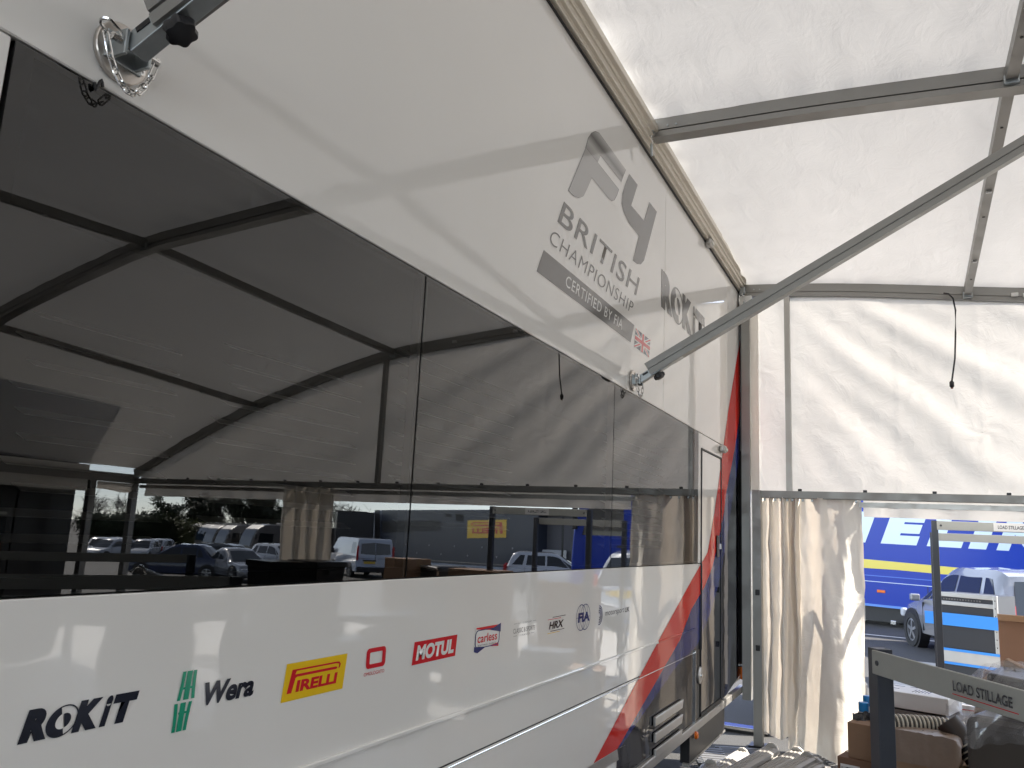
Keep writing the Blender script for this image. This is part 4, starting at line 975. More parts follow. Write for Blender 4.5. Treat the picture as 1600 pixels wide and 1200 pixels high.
        for f in kind['seams']:
            MB().bar((bx_(f), s*(W/2-.012), .33), (bx_(f)+.02, s*(W/2*.97), ztop(f)-.06), .008, .03, up=(0, 1, 0)).build('door_seam', SEAL, t)
        r = kind.get('wr', .31)
        for f in kind['wheels']:
            x = bx_(f); MB().lathe((x, s*(W/2-.16), r+.02), (0, s, 0), [(r+.05, 0), (r+.05, .163)], 28).build('wheel_arch', BLACKPL, t)
            wheel(t, x, s*(W/2+.022), r, .2, s)
        MB().box((bx_(.985), s*W*.36, ztop(.94)-.16), (.14, W*.2, .15)).build('headlight', HEADL, t, bevel=.04, seg=3)
        tl = kind['tail']
        MB().box((bx_(tl[0]), s*W*(.5-tl[3]/2-.028), tl[1]), (.14, W*tl[3], tl[2])).build('tail_light', TAILR, t, bevel=.03, seg=3)
    prs = prs0
    def pane(p, q, nm, o):
        a = V((p[0], 0, max(p[2], p[1]+.02))); b_3 = V((q[0], 0, q[2])); n_ = V((-(b_3.z-a.z), 0, b_3.x-a.x)).normalized()
        if n_.z < 0: n_ = -n_
        lo_, hi = a.lerp(b_3, .08)+n_*(.035), a.lerp(b_3, .9)+n_*(.035); wl, wh = p[4]*.92, q[4]*.84
        MB().add([lo_+V((0, -wl, -.028)), lo_, lo_+V((0, wl, -.028)), hi+V((0, wh, -.02)), hi, hi+V((0, -wh, -.02))], [(0, 1, 4, 5), (1, 2, 3, 4)]).build(nm, CGLASS, t)
    pane(prs[0], prs[1], 'rear_window', 1); pane(prs[4], prs[3], 'windscreen', 1)
    MB().box((bx_(.003), 0, .42), (.06, W*.8, .12)).build('bumper', BLACKPL if kind.get('blackbump') else paint_, t, bevel=.025, seg=3)
    MB().box((bx_(.997), 0, .40), (.06, W*.62, .14)).build('grille', BLACKPL, t, bevel=.02)
    MB().box((bx_(0)-.012-kind.get('platex', 0), 0, kind.get('platez', .62)), (.012, .52, .11)).build('number_plate', PLATEY, t)
    return t
HATCH = dict(top=[(0, .38), (.012, .55), (.06, .62), (.5, .62), (.76, .60), (.94, .50), (1, .36)], cab=(.005, .10, .35, .56, .80), roofz=(.955, 1, .97), glass=[(.09, .20, .22, .17), (.235, .43, .43, .25), (.45, .67, .585, .45), (.685, .745, .60, .60)],
    handles=(.29, .50), seams=(.22, .44, .70), wheels=(.19, .82), tail=(.02, .80, .34, .09), wr=.30, platez=.68, blackbump=False)
SALOON = dict(top=[(0, .42), (.02, .60), (.16, .64), (.5, .63), (.74, .62), (.93, .54), (1, .38)], cab=(.15, .29, .42, .55, .75), roofz=(.97, 1, .97), glass=[(.235, .30, .30, .285), (.315, .45, .45, .315), (.465, .65, .57, .465), (.655, .70, .58, .58)],
    handles=(.33, .49), seams=(.30, .45, .66), wheels=(.19, .81), tail=(.02, .72, .16, .18), wr=.32)
COUPE = dict(top=[(0, .44), (.02, .62), (.12, .67), (.5, .64), (.72, .63), (.93, .54), (1, .38)], cab=(.10, .36, .45, .53, .74), roofz=(.98, 1, .96), glass=[(.28, .43, .43, .36), (.445, .65, .55, .445)],
    handles=(.46,), seams=(.43, .67), wheels=(.19, .81), tail=(.02, .72, .14, .2), wr=.33)
ESTATE = dict(HATCH, cab=(.005, .06, .35, .58, .76), glass=[(.05, .18, .19, .10), (.20, .40, .40, .21), (.42, .65, .59, .42)])
def place(px, py, zc): p = mat(px, py, zc); return V((p.x, p.y, gz(p.x, p.y)))
# silver hatchback seen directly, parked in front of the blue race truck
f0 = at(1430, 1006, 14.3); r0 = at(1572, 1048, 11.4)
hv = V((f0.x-r0.x, f0.y-r0.y, 0)); LC = hv.length/.80; hv.normalize(); hd = math.atan2(hv.y, hv.x); sv = V((hv.y, -hv.x, 0))
LC = max(3.7, min(4.2, LC)); pc = V((f0.x, f0.y, 0))-hv*(.32*LC)+sv*.80
car('silver hatchback parked in front of the blue race truck', (pc.x, pc.y, gz(pc.x, pc.y)-.02), hd, LC, 1.68, 1.42, SILVER, HATCH)
def car_at(label, px, zc, dx, dy, L, W, H, pnt, kind, group=None):
    p = place(px, 880, zc); return car(label, p, math.atan2(dy, dx), L, W, H, pnt, kind, group)
GC = 'cars parked outside the awning'
car_at('silver coupe with glinting rear screen parked beyond the gathered curtain', 372, 35.5, -.93, -.36, 4.4, 1.8, 1.36, SILVER, COUPE, GC)
car_at('dark blue saloon parked left of the silver coupe in the window reflection', 285, 36, .90, -.43, 4.6, 1.8, 1.5, DKBLUE, SALOON, GC)
car_at('grey estate car behind the dark blue saloon', 318, 45, .97, -.25, 4.6, 1.8, 1.5, GREYC, ESTATE, GC)
car_at('white hatchback parked behind the tall stillage in the reflection', 862, 35, -.80, .35, 4.1, 1.75, 1.5, WHITEC, HATCH, GC)
car_at('white car half hidden by the gathered curtain behind the coupe', 437, 46, -.9, -.2, 4.2, 1.75, 1.5, WHITEC, HATCH, GC)
far1 = car_at('far white hatchback at the left end of the parked row', 152, 62, -.7, -.7, 4.2, 1.75, 1.5, WHITEC, HATCH, GC)
for px, zc, lab, ph in ((170, 60, 'far car second from the left end of the parked row', .6), (188, 64, 'far car third from the left end of the parked row', -.4), (222, 62, 'far car in front of the dark evergreen bushes', .2), (243, 66, 'far car just behind the dark blue saloon roof', .3)):
    c_ = copy_tree(far1); c_.location = place(px, 880, zc); c_.rotation_euler.z += ph; c_['label'] = lab
# ---- van
vp = place(560, 897, 43.0)
vn = thing('parked_van', 'white panel van with rear doors and dark rear windows beside the dark race truck', 'van', vp, math.atan2(.60, .80))
VL, VW, VH = 5.2, 2.0, 1.98
prof = [(-2.6, .32), (-2.62, .6), (-2.60, 1.1), (-2.5, 1.85), (-2.38, 1.97), (.9, 1.98), (1.25, 1.9), (1.95, 1.22), (2.45, 1.0), (2.58, .75), (2.6, .32)]
rg = []
for y, k, dz in ((-1.0, .985, .0), (-.985, 1, 0), (-.9, 1, 0), (.9, 1, 0), (.985, 1, 0), (1.0, .985, 0)): pass
mbv = MB(); secs = []
for s, wk in ((-1, 0), (1, 0)):
    secs.append([(x, s*(1.0-.12*max(0, z-1.1)/.9-(.10 if x > 2.3 else 0)), z) for x, z in prof])
nP = len(prof); mbv.add(secs[0]+secs[1], [tuple(range(nP)), tuple(range(2*nP-1, nP-1, -1))]+[(i, (i+1) % nP, (i+1) % nP+nP, i+nP) for i in range(nP)])
mbv.build('body', pm('pale blue white van paint', (.50, .56, .66), rough=.25, coat=1), vn, smooth=False, bevel=.07, seg=4)
def vside(x0, x1, z0, z1, s, nm, m, xs0=0, xs1=0):
    f = lambda x, z: (x, s*(1.006-.12*max(0, z-1.1)/.9), z)
    MB().poly([f(x0, z0), f(x1, z0), f(x1+xs1, z1), f(x0+xs0, z1)]).build(nm, m, vn)
VPANEL = pm('pale blue grey side glazing', (.16, .20, .27), rough=.08, spec=.8)
for s in (-1, 1):
    vside(-2.3, -1.0, 1.22, 1.78, s, 'side_window', VPANEL, .08, 0); vside(-.92, .35, 1.22, 1.78, s, 'side_window', VPANEL); vside(.5, 1.55, 1.2, 1.75, s, 'cab_window', CGLASS, 0, -.5)
    for x in (-1.6, 1.55):
        MB().lathe((x, s*.86, .36), (0, s, 0), [(.42, 0), (.42, .15)], 26).build('wheel_arch', BLACKPL, vn); wheel(vn, x, s*1.03, .34, .22, s)
    MB().box((-2.58, s*.93, 1.25), (.10, .10, .72)).build('tail_light', TAILR, vn, bevel=.03)
    MB().box((1.35, s*1.12, 1.25), (.12, .2, .26)).build('door_mirror', BLACKPL, vn, bevel=.04)
for s in (-1, 1): MB().poly([(-2.613, s*.03, 1.18), (-2.613, s*.78, 1.22), (-2.56, s*.74, 1.72), (-2.545, s*.03, 1.78)]).build('rear_window', CGLASS, vn)
MB().box((-2.62, 0, .45), (.10, 1.9, .26)).build('bumper', BLACKPL, vn, bevel=.04); MB().box((-2.63, -.3, .80), (.02, .60, .12)).build('number_plate', PLATEY, vn)
MB().box((-2.62, -.3, .9), (.04, .7, .06)).build('plate_lamp_bar', BLACKPL, vn); MB().box((-2.62, 0, 1.0), (.012, 1.8, .012)).build('trim_line', SEAL, vn); MB().box((-2.615, 0, 1.1), (.006, .012, 1.4)).build('door_seam', SEAL, vn)
# ---- trucks
TBLUE = pm('blue truck paint', (.012, .045, .36), rough=.22, spec=.3, vary=.04, vscale=.8)
LBLUE = pm('pale blue white vinyl', (.62, .74, .85), rough=.15)
TYEL = pm('yellow truck stripe', (.75, .62, .10), rough=.15)
TGREY = pm('dark blue grey truck side', (.045, .056, .085), rough=.25, vary=.1, vscale=1)
def cab(parent, x0, y0, w, h, m, glassm, L=2.3, pre=''):
    """cab in truck coordinates: front towards +x at x0+L, width along y from y0 to y0+w"""
    p_ = [(0, .9), (0, h-.25), (.25, h), (L-.75, h-.05), (L-.35, h-.55), (L-.05, 1.85), (L, 1.2), (L, .35), (L-.5, .35), (L-.5, .9)]
    c = MB().prism([(x0+a, y0, z) for a, z in p_], (0, 0, 0), (0, w, 0)).build('cab', m, parent, bevel=.06, seg=3)
    MB().prism([(x0+a, y0+.14, z) for a, z in ((L-.335, h-.62), (L-.045, 1.95), (L-.02, 1.95), (L-.31, h-.62))], (0, 0, 0), (0, w-.28, 0)).build('windscreen', glassm, c)
    for yy in (y0-.004, y0+w+.004): MB().poly([(x0+L-1.25, yy, 1.75), (x0+L-.25, yy, 1.75), (x0+L-.5, yy, h-.85), (x0+L-1.25, yy, h-.85)]).build('cab_window', glassm, c)
    for yy in (y0-.02, y0+w+.02):
        s = -1 if yy < y0 else 1
        MB().box((x0+L-.1, yy+s*.14, 2.15), (.12, .22, .55)).build('mirror', BLACKPL, c, bevel=.03); MB().box((x0+L-.8, yy, 1.2), (1.0, .03, .9)).build('cab_door', m, c, bevel=.012)
        MB().box((x0+L-1.2, yy+s*.015, 1.5), (.2, .03, .05)).build('door_handle', BLACKPL, c)
        for k in range(2): MB().box((x0+L-.85, yy, .5+.28*k), (.6, .06, .05)).build('step', ALUD, c)
        wheel(parent, x0+L-.95 if L > 1.9 else x0+.9, yy-s*.03, .5, .3, s)
    MB().box((x0+L+.01, y0+w/2, 1.05), (.04, w*.75, .8)).build('grille', BLACKPL, c, bevel=.02)
    return c
# blue race truck: side lies along its own x, seen from -y
tA, tB = at(1346, 983, 17.9), at(1600, 1003, 16.0)
tdir = V((tB.x-tA.x, tB.y-tA.y, 0)).normalized(); taz = math.atan2(tdir.y, tdir.x)
BT = thing('blue_race_truck', 'blue race truck with huge white lettering and yellow stripe', 'truck', (tA.x, tA.y, gz(tA.x, tA.y)), taz); BT.rotation_euler = (0, R(1.0), taz)
bpy.context.view_layer.update(); BT_M = BT.matrix_world.copy()
def btm(px, py):
    Mi = BT_M.inverted(); p0 = V((-CAM.x, CAM.y, CAM.z)); r = ray(px, py); r = V((-r.x, r.y, r.z)); c0 = Mi @ p0; d = Mi.to_3x3() @ r; t = -c0.y/d.y; return (c0+d*t).x
XC = btm(893, 850)
X1 = XC-2.45
MB().bb(-9, X1, 0, 2.5, .42, 4.0).build('trailer_body', TBLUE, BT, bevel=.05)
def btp(px, py):     # photo point on the truck side -> truck x,z
    Minv = BT_M.inverted(); c0 = Minv @ CAM; r = Minv.to_3x3() @ ray(px, py); t = -c0.y/r.y; q = c0+r*t; return q.x, q.z
bpy.context.view_layer.update(); BT_M = BT.matrix_world.copy()
def bpoly(pxs, m, off, nm): return MB().poly([(x, -off, z) for x, z in [btp(*q) for q in pxs]]).build(nm, m, BT)
bpoly([(1300, 883), (1346, 887), (1400, 890.5), (1470, 897), (1526, 901), (1531, 890), (1470, 884.5), (1400, 878), (1346, 873), (1300, 869)], TYEL, .004, 'yellow_stripe')
# lettering: baseline and cap line follow the photograph; only part of the name is in view
pl, pr = V((*btp(1376, 849),)), V((*btp(1432, 853),)); zt0 = btp(1394, 790); ex = pr.x-pl.x
cap = .68; e_w = 1.02
names = [('M', -3.9, 1.25), ('I', -2.45, .42), ('C', -1.85, 1.0), ('H', -.68, 1.08)]
xE = pl.x; zE = pl.y
for ch, xa, xb in (('I', 1296, 1352), ('E', 1376, 1432), ('L', 1448, 1502), ('I', 1513, 1541), ('N', 1557, 1622)):
    ya = 849+(xa-1376)*.0866; u0 = btp(xa, ya)[0]; u1 = btp(xb, ya+4)[0]
    text(ch, LBLUE, BT, (u0, -.005, zE), (u1-u0, 0, 0), (.36*cap, 0, cap), .075)
mz = btp(1400, 903)[1]; mz2 = btp(1400, 912)[1]
MB().bb(-9, X1-.02, -.012, 0, mz, mz+.02).build('moulding', pm('bright blue edge', (.06, .16, .6), rough=.2), BT); MB().bb(-9, X1-.02, -.010, 0, mz2, mz2+.014).build('moulding', LBLUE, BT)
for x in (-2.2, -.1, 1.35, 2.9): MB().bb(x, x+.012, -.006, 0, .46, mz2).build('locker_seam', SEAL, BT)
MB().bb(-9, X1-.02, -.015, .02, .42, .47).build('skirt_edge', pm('light blue skirt edge', (.12, .28, .7), rough=.2), BT)
lx, lz = btp(1377, 924); MB().box((lx, -.012, lz), (.17, .024, .06)).build('side_lamp', ORANGE, BT, bevel=.011, seg=3)
lx, lz = btp(1397, 973); MB().box((lx, -.03, lz), (.12, .05, .10)).build('bright_catch', CHROME, BT, bevel=.02)
MB().bb(-9, X1, .3, 2.2, .1, .42).build('underframe', BLACKPL, BT)
for x in (-7, -5.7, -4.4): wheel(BT, x, .05, .5, .3, -1)
cab(BT, X1+.35, 0, 2.5, 3.5, TBLUE, CGLASS, 2.1); MB().bb(X1, X1+.6, .3, 2.2, .35, .9).build('coupling', BLACKPL, BT)
# dark race truck with the tyre sign (mirrored in the window)
pL, pR = mat(594, 840, 55), mat(842, 840, 42)
ld = V((pL.x-pR.x, pL.y-pR.y, 0)); LN = ld.length; laz = math.atan2(ld.y, ld.x)
zL = gz(pL.x, pL.y); zR = gz(pR.x, pR.y)
DT = thing('dark_race_truck', 'dark blue grey race truck with yellow tyre sign and white cab', 'truck', (pR.x, pR.y, zR), laz); DT.rotation_euler = (0, -math.atan2(zL-zR, LN), laz)
bpy.context.view_layer.update(); DT_M = DT.matrix_world.copy()
def dtp(px, py):
    Mi = DT_M.inverted(); p0 = V((-CAM.x, CAM.y, CAM.z)); r = ray(px, py); r = V((-r.x, r.y, r.z)); c0 = Mi @ p0; d = Mi.to_3x3() @ r; t = -c0.y/d.y; q = c0+d*t; return q.x, q.z
zt = dtp(594, 797)[1]; xr, zt2 = dtp(842, 796); xl = dtp(594, 840)[0]
ys = 1 if (DT_M.inverted() @ CAM).y < 0 else -1     # the side facing the camera is local y = 0
MB().prism([(xr, 0, .55), (xl, 0, .55), (xl, 0, zt), (xr, 0, zt2)], (0, 0, 0), (0, 2.5*ys, 0)).build('trailer_body', TGREY, DT, bevel=.03)
def dpoly(pxs, m, off, nm): return MB().poly([(x, -off*ys, z) for x, z in [dtp(*q) for q in pxs]]).build(nm, m, DT)
dpoly([(597, 814), (688, 813), (688, 829), (597, 832)], BLACKPL, .01, 'window'); dpoly([(696, 803), (705, 803), (705, 808), (696, 808)], SEAL, .01, 'vent'); dpoly([(712, 803), (724, 803), (724, 814), (712, 814)], SEAL, .01, 'vent')
dpoly([(731, 813), (792, 812), (791, 840), (730, 841)], YELINK, .012, 'sign_panel')
s0 = dtp(786, 834); s1 = dtp(736, 835); s2 = dtp(786, 816)
pirelli((s0[0], -.018*ys, s0[1]), (s1[0]-s0[0], 0, 0), (0, 0, s2[1]-s0[1]), REDINK, DT)
dpoly([(586, 797), (594, 797), (594, 885), (586, 886)], BLACKPL, .02, 'corner_post')
bz = .55; MB().prism([(xr, -.02*ys, .18), (xl, -.02*ys, .18), (xl, -.02*ys, .62), (xr, -.02*ys, .62)], (0, 0, 0), (0, .1*ys, 0)).build('pale_skirt', pm('pale blue skirt', (.45, .52, .62), rough=.3), DT)
for k in range(12):
    x = xr+(xl-xr)*(k+.5)/12; MB().lathe((x, -.01*ys, 1.15+.5*(k % 2)), (0, -ys, 0), [(.05, 0), (.05, .03)], 8).build('side_light', HEADL, DT)
MB().bar((xr, -.03*ys, .75), (xl, -.03*ys, .75), .03, .05).build('side_rail', ALUD, DT)
sg = 1 if xl > xr else -1
MB().prism([(xl+sg*.5, .1*ys, .5), (xl+sg*2.6, .1*ys, .5), (xl+sg*2.65, .1*ys, 1.9), (xl+sg*2.2, .1*ys, 2.9), (xl+sg*1.5, .1*ys, 3.75), (xl+sg*.6, .1*ys, 3.9), (xl+sg*.5, .1*ys, 3.6)], (0, 0, 0), (0, 2.3*ys, 0)).build('cab', WHITEC, DT, bevel=.08, seg=3)
MB().poly([(xl+sg*1.2, .08*ys, 1.7), (xl+sg*2.5, .08*ys, 1.8), (xl+sg*2.1, .08*ys, 2.75), (xl+sg*1.2, .08*ys, 2.75)]).build('cab_window', CGLASS, DT)
MB().prism([(xl+sg*2.67, .3*ys, 1.9), (xl+sg*2.22, .3*ys, 2.9), (xl+sg*2.26, .3*ys, 2.9), (xl+sg*2.71, .3*ys, 1.9)], (0, 0, 0), (0, 1.9*ys, 0)).build('windscreen', CGLASS, DT)
# open annex of the dark truck
an_ = MB(); a1 = dtp(880, 800); a0 = dtp(842, 800)
MB().prism([(a0[0], .6*ys, .5), (a1[0], .6*ys, .5), (a1[0], .6*ys, zt2-.1), (a0[0], .6*ys, zt2-.1)], (0, 0, 0), (0, .1*ys, 0)).build('annex_wall', pm('grey annex cloth', (.16, .16, .175), rough=.6), DT)
MB().prism([(a0[0], 0, zt2-.06), (a1[0], 0, zt2-.16), (a1[0], 0, zt2-.08), (a0[0], 0, zt2+.02)], (0, -.3*ys, 0), (0, 2.2*ys, 0)).build('annex_roof', TGREY, DT)
MB().bar((a1[0], 0, .1), (a1[0], 0, zt2-.1), .08, .08, up=(1, 0, 0)).build('annex_post', BLACKPL, DT)
MB().box(((a0[0]+a1[0])/2, .3*ys, 1.4), (abs(a1[0]-a0[0])*.8, .3, .5)).build('annex_counter', WHITEC, DT)
# second dark truck farther left
q = place(543, 880, 64); D2 = thing('dark_box_truck', 'black box truck with pale curved roof fairing behind the van', 'truck', q, math.atan2(.78, .62))
zz = 4.0
MB().prism([(-9, -1.25, .5), (0, -1.25, .5), (0, -1.25, 3.75), (-1.3, -1.25, 3.9), (-9, -1.25, 3.9)], (0, 0, 0), (0, 2.5, 0)).build('cargo_box', pm('black truck box', (.015, .016, .02), rough=.3), D2, bevel=.04)
cf = [(0.1, .5), (2.4, .5), (2.45, 1.9), (2.1, 2.8), (1.5, 3.35), (.1, 4.0)]
MB().prism([(a, -1.2, z) for a, z in cf], (0, 0, 0), (0, 2.4, 0)).build('cab', pm('black cab paint', (.02, .02, .024), rough=.2), D2, bevel=.06)
MB().add([(2.2, -1.24, 2.75), (1.5, -1.24, 3.5), (.1, -1.24, 4.1), (.1, 1.24, 4.1), (1.5, 1.24, 3.5), (2.2, 1.24, 2.75)], [(0, 1, 4, 5), (1, 2, 3, 4)]).build('roof_fairing', pm('pale fairing', (.5, .42, .34), rough=.3), D2)
MB().prism([(2.46, -1.05, 1.85), (2.12, -1.05, 2.75), (2.16, -1.05, 2.75), (2.5, -1.05, 1.85)], (0, 0, 0), (0, 2.1, 0)).build('windscreen', CGLASS, D2)
for x in (1.3, -6.5, -7.8):
    for s in (-1, 1): wheel(D2, x, s*1.2, .5, .3, s)
# motorhomes in a row
MHB = pm('cream motorhome body', (.22, .20, .185), rough=.3, coat=.5); MHG = pm('motorhome dark stripe', (.05, .04, .04), rough=.3)
def motorhome(label, loc, rz_):
    t = thing('motorhome', label, 'motorhome', loc, rz_, 'motorhomes parked in a row')
    p_ = [(-5, .5), (-5, 3.2), (3.3, 3.3), (3.9, 3.2), (4.45, 2.85), (4.8, 2.2), (5.0, 1.4), (5.02, .5)]
    MB().prism([(a, -1.25, z) for a, z in p_], (0, 0, 0), (0, 2.5, 0)).build('body', MHB, t, bevel=.12, seg=4)
    MB().prism([(4.50, -1.1, 2.72), (4.80, -1.1, 2.12), (4.98, -1.1, 1.4), (5.03, -1.1, 1.4), (4.86, -1.1, 2.14), (4.55, -1.1, 2.75)], (0, 0, 0), (0, 2.2, 0)).build('windscreen', pm('sky tinted windscreen', (.03, .05, .08), rough=.03, spec=1.0), t)
    for s in (-1, 1):
        for (x0, x1, z0, z1) in ((3.0, 4.4, 1.6, 2.5), (1.2, 2.2, 1.7, 2.4), (-1.2, .2, 1.7, 2.4), (-4.3, -3.1, 1.7, 2.4)): MB().poly([(x0, s*1.256, z0), (x1, s*1.256, z0), (x1-.1, s*1.256, z1), (x0, s*1.256, z1)]).build('side_window', CGLASS, t)
        MB().poly([(-5, s*1.255, .85), (4.4, s*1.255, 1.1), (4.9, s*1.255, 1.5), (-5, s*1.255, 1.25)]).build('side_stripe', MHG, t)
        for x in (3.2, -2.6): wheel(t, x, s*1.2, .42, .26, s)
        MB().box((4.98, s*.95, 1.0), (.12, .36, .2)).build('headlight', HEADL, t, bevel=.04); MB().box((4.75, s*1.42, 2.2), (.14, .24, .45)).build('mirror', BLACKPL, t, bevel=.04)
    MB().box((1.5, 0, 3.36), (1.0, .8, .16)).build('roof_unit', MHB, t, bevel=.05); MB().box((-2.5, 0, 3.36), (.6, .6, .14)).build('roof_hatch', WHITEC, t, bevel=.03)
    return t
hm = math.atan2(-.93, .36); hvv = V((math.cos(hm), math.sin(hm), 0))
first = None
for px, zc, lab in ((381, 62, 'nearest motorhome of the row, nose towards the silver coupe'), (341, 69, 'second motorhome in the row, behind the nearest one'), (322, 74, 'third motorhome in the row'), (309, 79, 'fourth motorhome in the row'), (294, 84, 'farthest motorhome of the row, beside the evergreen bushes')):
    q = place(px, 870, zc); loc = q-hvv*4.3; loc.z = gz(loc.x, loc.y)
    if first is None: first = motorhome(lab, loc, hm); first.scale = (.87, .87, .87)
    else:
        c_ = copy_tree(first); c_.location = loc; c_['label'] = lab
# dark neighbouring trailer beyond the open long side
NTM = pm('black trailer side', (.010, .011, .013), rough=.3)
NT_ = thing('neighbour_trailer', 'black trailer parked along the open long side of the awning', 'trailer', (9.04, 0, gz(9.04, 0)))
MB().bb(-1.25, 1.25, -7, 6.73, .3, 3.9-gz(9.04, 0)).build('body', NTM, NT_, bevel=.03)
MB().bb(-1.275, -1.252, 4.4, 5.9, 1.0, 1.9).build('window', CGLASS, NT_); MB().bb(-1.27, -1.24, -7, 6.7, .3, .36).build('skirt_edge', ALUD, NT_); MB().bb(-1.265, -1.25, 6.0, 6.012, .4, 3.9).build('panel_seam', SEAL, NT_)
for y in (-5, -3.7, -2.4): MB().lathe((-1.1, y, .5), (-1, 0, 0), [(.3, 0), (.48, 0), (.5, .06), (.48, .16), (.3, .14)], 20).build('wheel', RUBBER, NT_, smooth=True)

# unseen tyre stacks added behind the curtain to shade the gap beside the trailer
shade_tyre0 = None
for i, y in enumerate((8.15, 8.85, 9.55)):
    for k in range(4):
        lab = '%s tyre of the %s unseen stack added behind the curtain for shade' % (('bottom', 'second', 'third', 'top')[k], ('nearest', 'middle', 'farthest')[i])
        if shade_tyre0 is None:
            shade_tyre0 = thing('shade_tyre', lab, 'tyre', (.52, y, .0), 0, 'unseen tyre stacks added for shade behind the curtain')
            MB().lathe((0, 0, 0), (0, 0, 1), [(.18, .01), (.30, .0), (.33, .03), (.33, .25), (.30, .28), (.18, .27)], 28).build('tyre_body', RUBBER, shade_tyre0, smooth=True)
            MB().lathe((0, 0, .03), (0, 0, 1), [(.175, 0), (.19, .02), (.19, .2), (.175, .22)], 24).build('rim', RIM, shade_tyre0, smooth=True)
        else:
            c_ = copy_tree(shade_tyre0); c_.location = (.52+.02*((k*7+i) % 3-1), y, .285*k); c_['label'] = lab

# ================================================================== TREES
BARK = pm('dark tree bark', (.045, .036, .028), rough=.9, vary=.3, vscale=5)
LEAFD = pm('dark evergreen leaves', (.040, .055, .024), rough=.6, vary=.5, vscale=1.2)
LEAFO = pm('olive green leaves', (.115, .12, .035), rough=.6, vary=.5, vscale=1.2)
TWIG = pm('brown purple twigs', (.06, .045, .042), rough=.9, vary=.3)
IVY = pm('ivy leaves', (.04, .048, .026), rough=.6, vary=.5, vscale=1.5)
def branches(rng, h, spread, levels, r0, lean=0.0, start=.25):
    mb = MB(); tips = []
    def go(p, d, L, r, lv):
        n_ = 3; pts = [p]; dd_ = d
        for i in range(n_):
            dd_ = (dd_+V((rng.uniform(-.22, .22), rng.uniform(-.22, .22), rng.uniform(-.05, .16)))).normalized(); pts.append(pts[-1]+dd_*L/n_)
        mb.tube(pts, r, 5 if lv == 0 else 3, scale=[1, .85, .7, .5]); tips.extend(pts[2:] if lv else [])
        if lv < levels:
            for k in range(6 if lv == 0 else 4):
                t = rng.uniform(start if lv == 0 else .35, 1); i = min(n_-1, int(t*n_)); b0 = pts[i].lerp(pts[i+1], t*n_-i)
                a = rng.uniform(0, 2*PI); sd_ = V((math.cos(a), math.sin(a), rng.uniform(.1, .9))).normalized()
                go(b0, (dd_*.45+sd_*spread).normalized(), L*rng.uniform(.42, .68), r*.45, lv+1)
    go(V((0, 0, 0)), V((lean, 0, 1)), h*.62, r0, 0)
    return mb, tips
def leaves(rng, centres, n_, rad, size, squash=.8):
    mb = MB()
    for i in range(n_):
        c = rng.choice(centres); d = V((rng.gauss(0, 1), rng.gauss(0, 1), rng.gauss(0, squash)))*rad*.55; p = V(c)+d
        if p.z < .15: p.z = rng.uniform(.15, .8)
        a = V((rng.gauss(0, 1), rng.gauss(0, 1), rng.gauss(0, 1))).normalized(); b_4 = a.orthogonal().normalized()
        s = size*rng.uniform(.6, 1.4); mb.add([p-a*s, p+b_4*s*.55, p+a*s, p-b_4*s*.55], [(0, 1, 2, 3)])
    return mb
TI = [0]
def tree(name, label, px, zc, h, kind, grp):
    TI[0] += 1; rng = random.Random(TI[0]*17+3); q = mat(px, 870, zc); g_ = gz(q.x, q.y)
    t = thing(name, label, 'tree' if 'bush' not in name else 'bush', (q.x, q.y, g_-.1), rng.uniform(0, 6), grp)
    if kind == 'bare':
        mb, tips = branches(rng, h, .9, 3, h*.022, start=.2); mb.build('trunk', BARK, t)
        tw = MB()
        for p in rng.sample(tips, min(len(tips), 520)):
            d = V((rng.gauss(0, 1), rng.gauss(0, 1), rng.gauss(.4, .8))).normalized(); tw.bar(p, p+d*rng.uniform(.5, 1.2), .03, .03)
        tw.build('twigs', TWIG, t)
    elif kind == 'bush':
        cs = [(rng.uniform(-1, 1)*h*.42, rng.uniform(-1, 1)*h*.3, h*rng.uniform(.12, .78)) for _ in range(16)]
        MB().tube([(0, 0, 0), (.1, 0, h*.4), (0, .1, h*.75)], .16, 6, scale=[1, .7, .3]).build('trunk', BARK, t)
        leaves(rng, cs, 6500, h*.27, .15).build('crown', LEAFO if 'olive' in label else LEAFD, t)
    elif kind == 'pine':
        mb, tips = branches(rng, h, 1.0, 2, h*.022, start=.6); mb.build('trunk', BARK, t)
        leaves(rng, [p for p in tips if p.z > h*.5], 1500, .7, .17, .4).build('crown', LEAFD, t)
    else:
        mb, tips = branches(rng, h, .75, 2, h*.024, start=.15); mb.build('trunk', BARK, t)
        leaves(rng, [p for p in tips], 3600, h*.075, .16).build('crown', IVY, t)
        tw = MB()
        for p in rng.sample(tips, min(len(tips), 200)):
            d = V((rng.gauss(0, 1), rng.gauss(0, 1), rng.gauss(.4, .8))).normalized(); tw.bar(p, p+d*rng.uniform(.5, 1.4), .035, .035)
        tw.build('twigs', TWIG, t)
TG = 'trees beyond the car park'
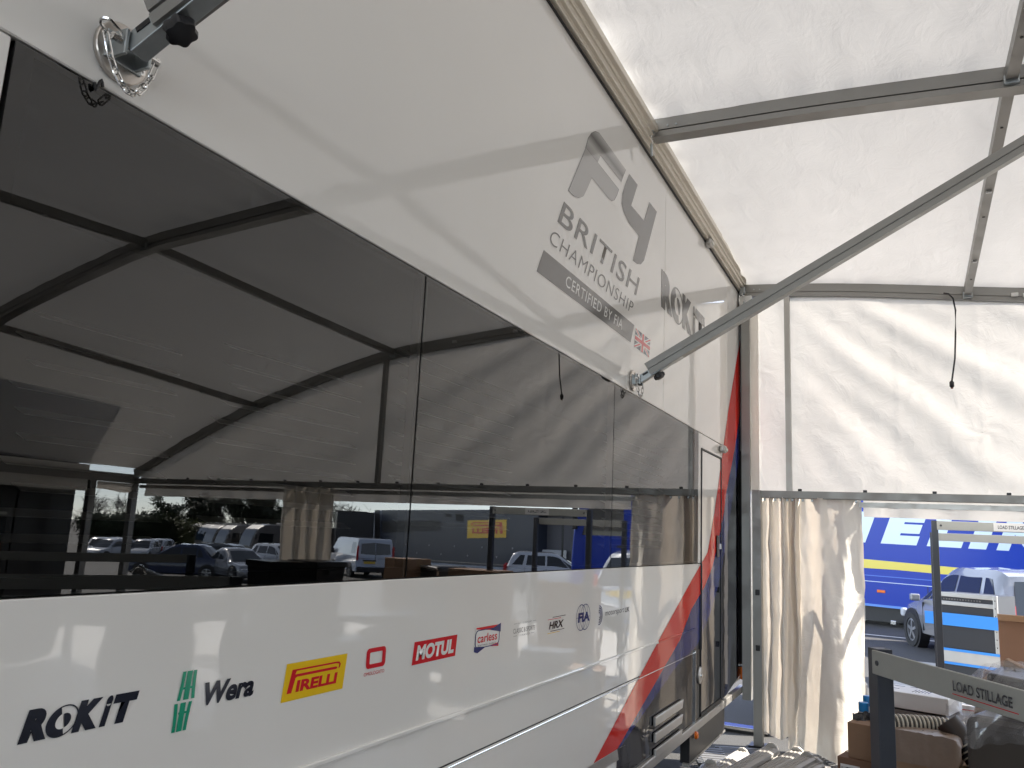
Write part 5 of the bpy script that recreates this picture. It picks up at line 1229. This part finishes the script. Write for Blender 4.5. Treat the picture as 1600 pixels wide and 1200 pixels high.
for a in [('bare_tree', 'bare tree rising above the purple hedge at the far left', 146, 92, 5.6, 'bare'), ('bush', 'dark hedge bush between the awning posts in the reflection', 150, 84, 3.7, 'bush'), ('bush', 'dark rounded bush right of the first hedge bush', 180, 86, 3.5, 'bush'), ('bare_tree', 'thin bare tree above the dark rounded bush', 188, 100, 5.2, 'bare'),
    ('bush', 'dark evergreen bush beside the corner post', 214, 86, 3.9, 'bush'), ('pine_tree', 'flat topped pine with sparse crown against the sky', 247, 98, 5.6, 'pine'), ('bush', 'dark evergreen bush below the flat topped pine', 243, 82, 3.3, 'bush'), ('bush', 'olive green bush in front of the tall ivy trees', 287, 84, 3.2, 'bush'), ('bush', 'low olive green bush behind the motorhomes', 303, 88, 3.2, 'bush'),
    ('bush', 'low dark bush left of the olive bushes', 266, 90, 3.6, 'bush'),
    ('ivy_tree', 'tall ivy clad tree at the left of the wood', 292, 94, 7.5, 'ivy'), ('ivy_tree', 'tall ivy clad tree with forked trunk over the motorhomes', 318, 96, 8.5, 'ivy'), ('ivy_tree', 'tall thin ivy clad tree in mid wood', 345, 92, 8.5, 'ivy'), ('bare_tree', 'tall bare tree with many trunks in mid wood', 360, 100, 8.5, 'bare'), ('ivy_tree', 'ivy clad tree over the nearest motorhome', 380, 94, 8.5, 'ivy'),
    ('bare_tree', 'tall bare tree over the nearest motorhome', 400, 98, 8.5, 'bare'), ('ivy_tree', 'ivy clad tree left of the gathered curtain', 420, 95, 8.2, 'ivy'), ('bare_tree', 'bare tree beside the gathered curtain', 438, 98, 8, 'bare'),
    ('bush', 'dark undergrowth bush below the bare trees', 350, 90, 3, 'bush'), ('bush', 'dark undergrowth bush behind the nearest motorhome', 400, 90, 3, 'bush'), ('bush', 'dark undergrowth bush right of the nearest motorhome', 440, 92, 3, 'bush'),
    ('bare_tree', 'pale bare tree over the black box truck', 512, 100, 6.6, 'bare'), ('bare_tree', 'wide bare tree above the white van', 533, 102, 6.4, 'bare'), ('bare_tree', 'bare tree left of the white truck cab', 556, 104, 6, 'bare'), ('bare_tree', 'small bare tree behind the white truck cab', 585, 112, 5, 'bare')]:
    tree(*a, TG)
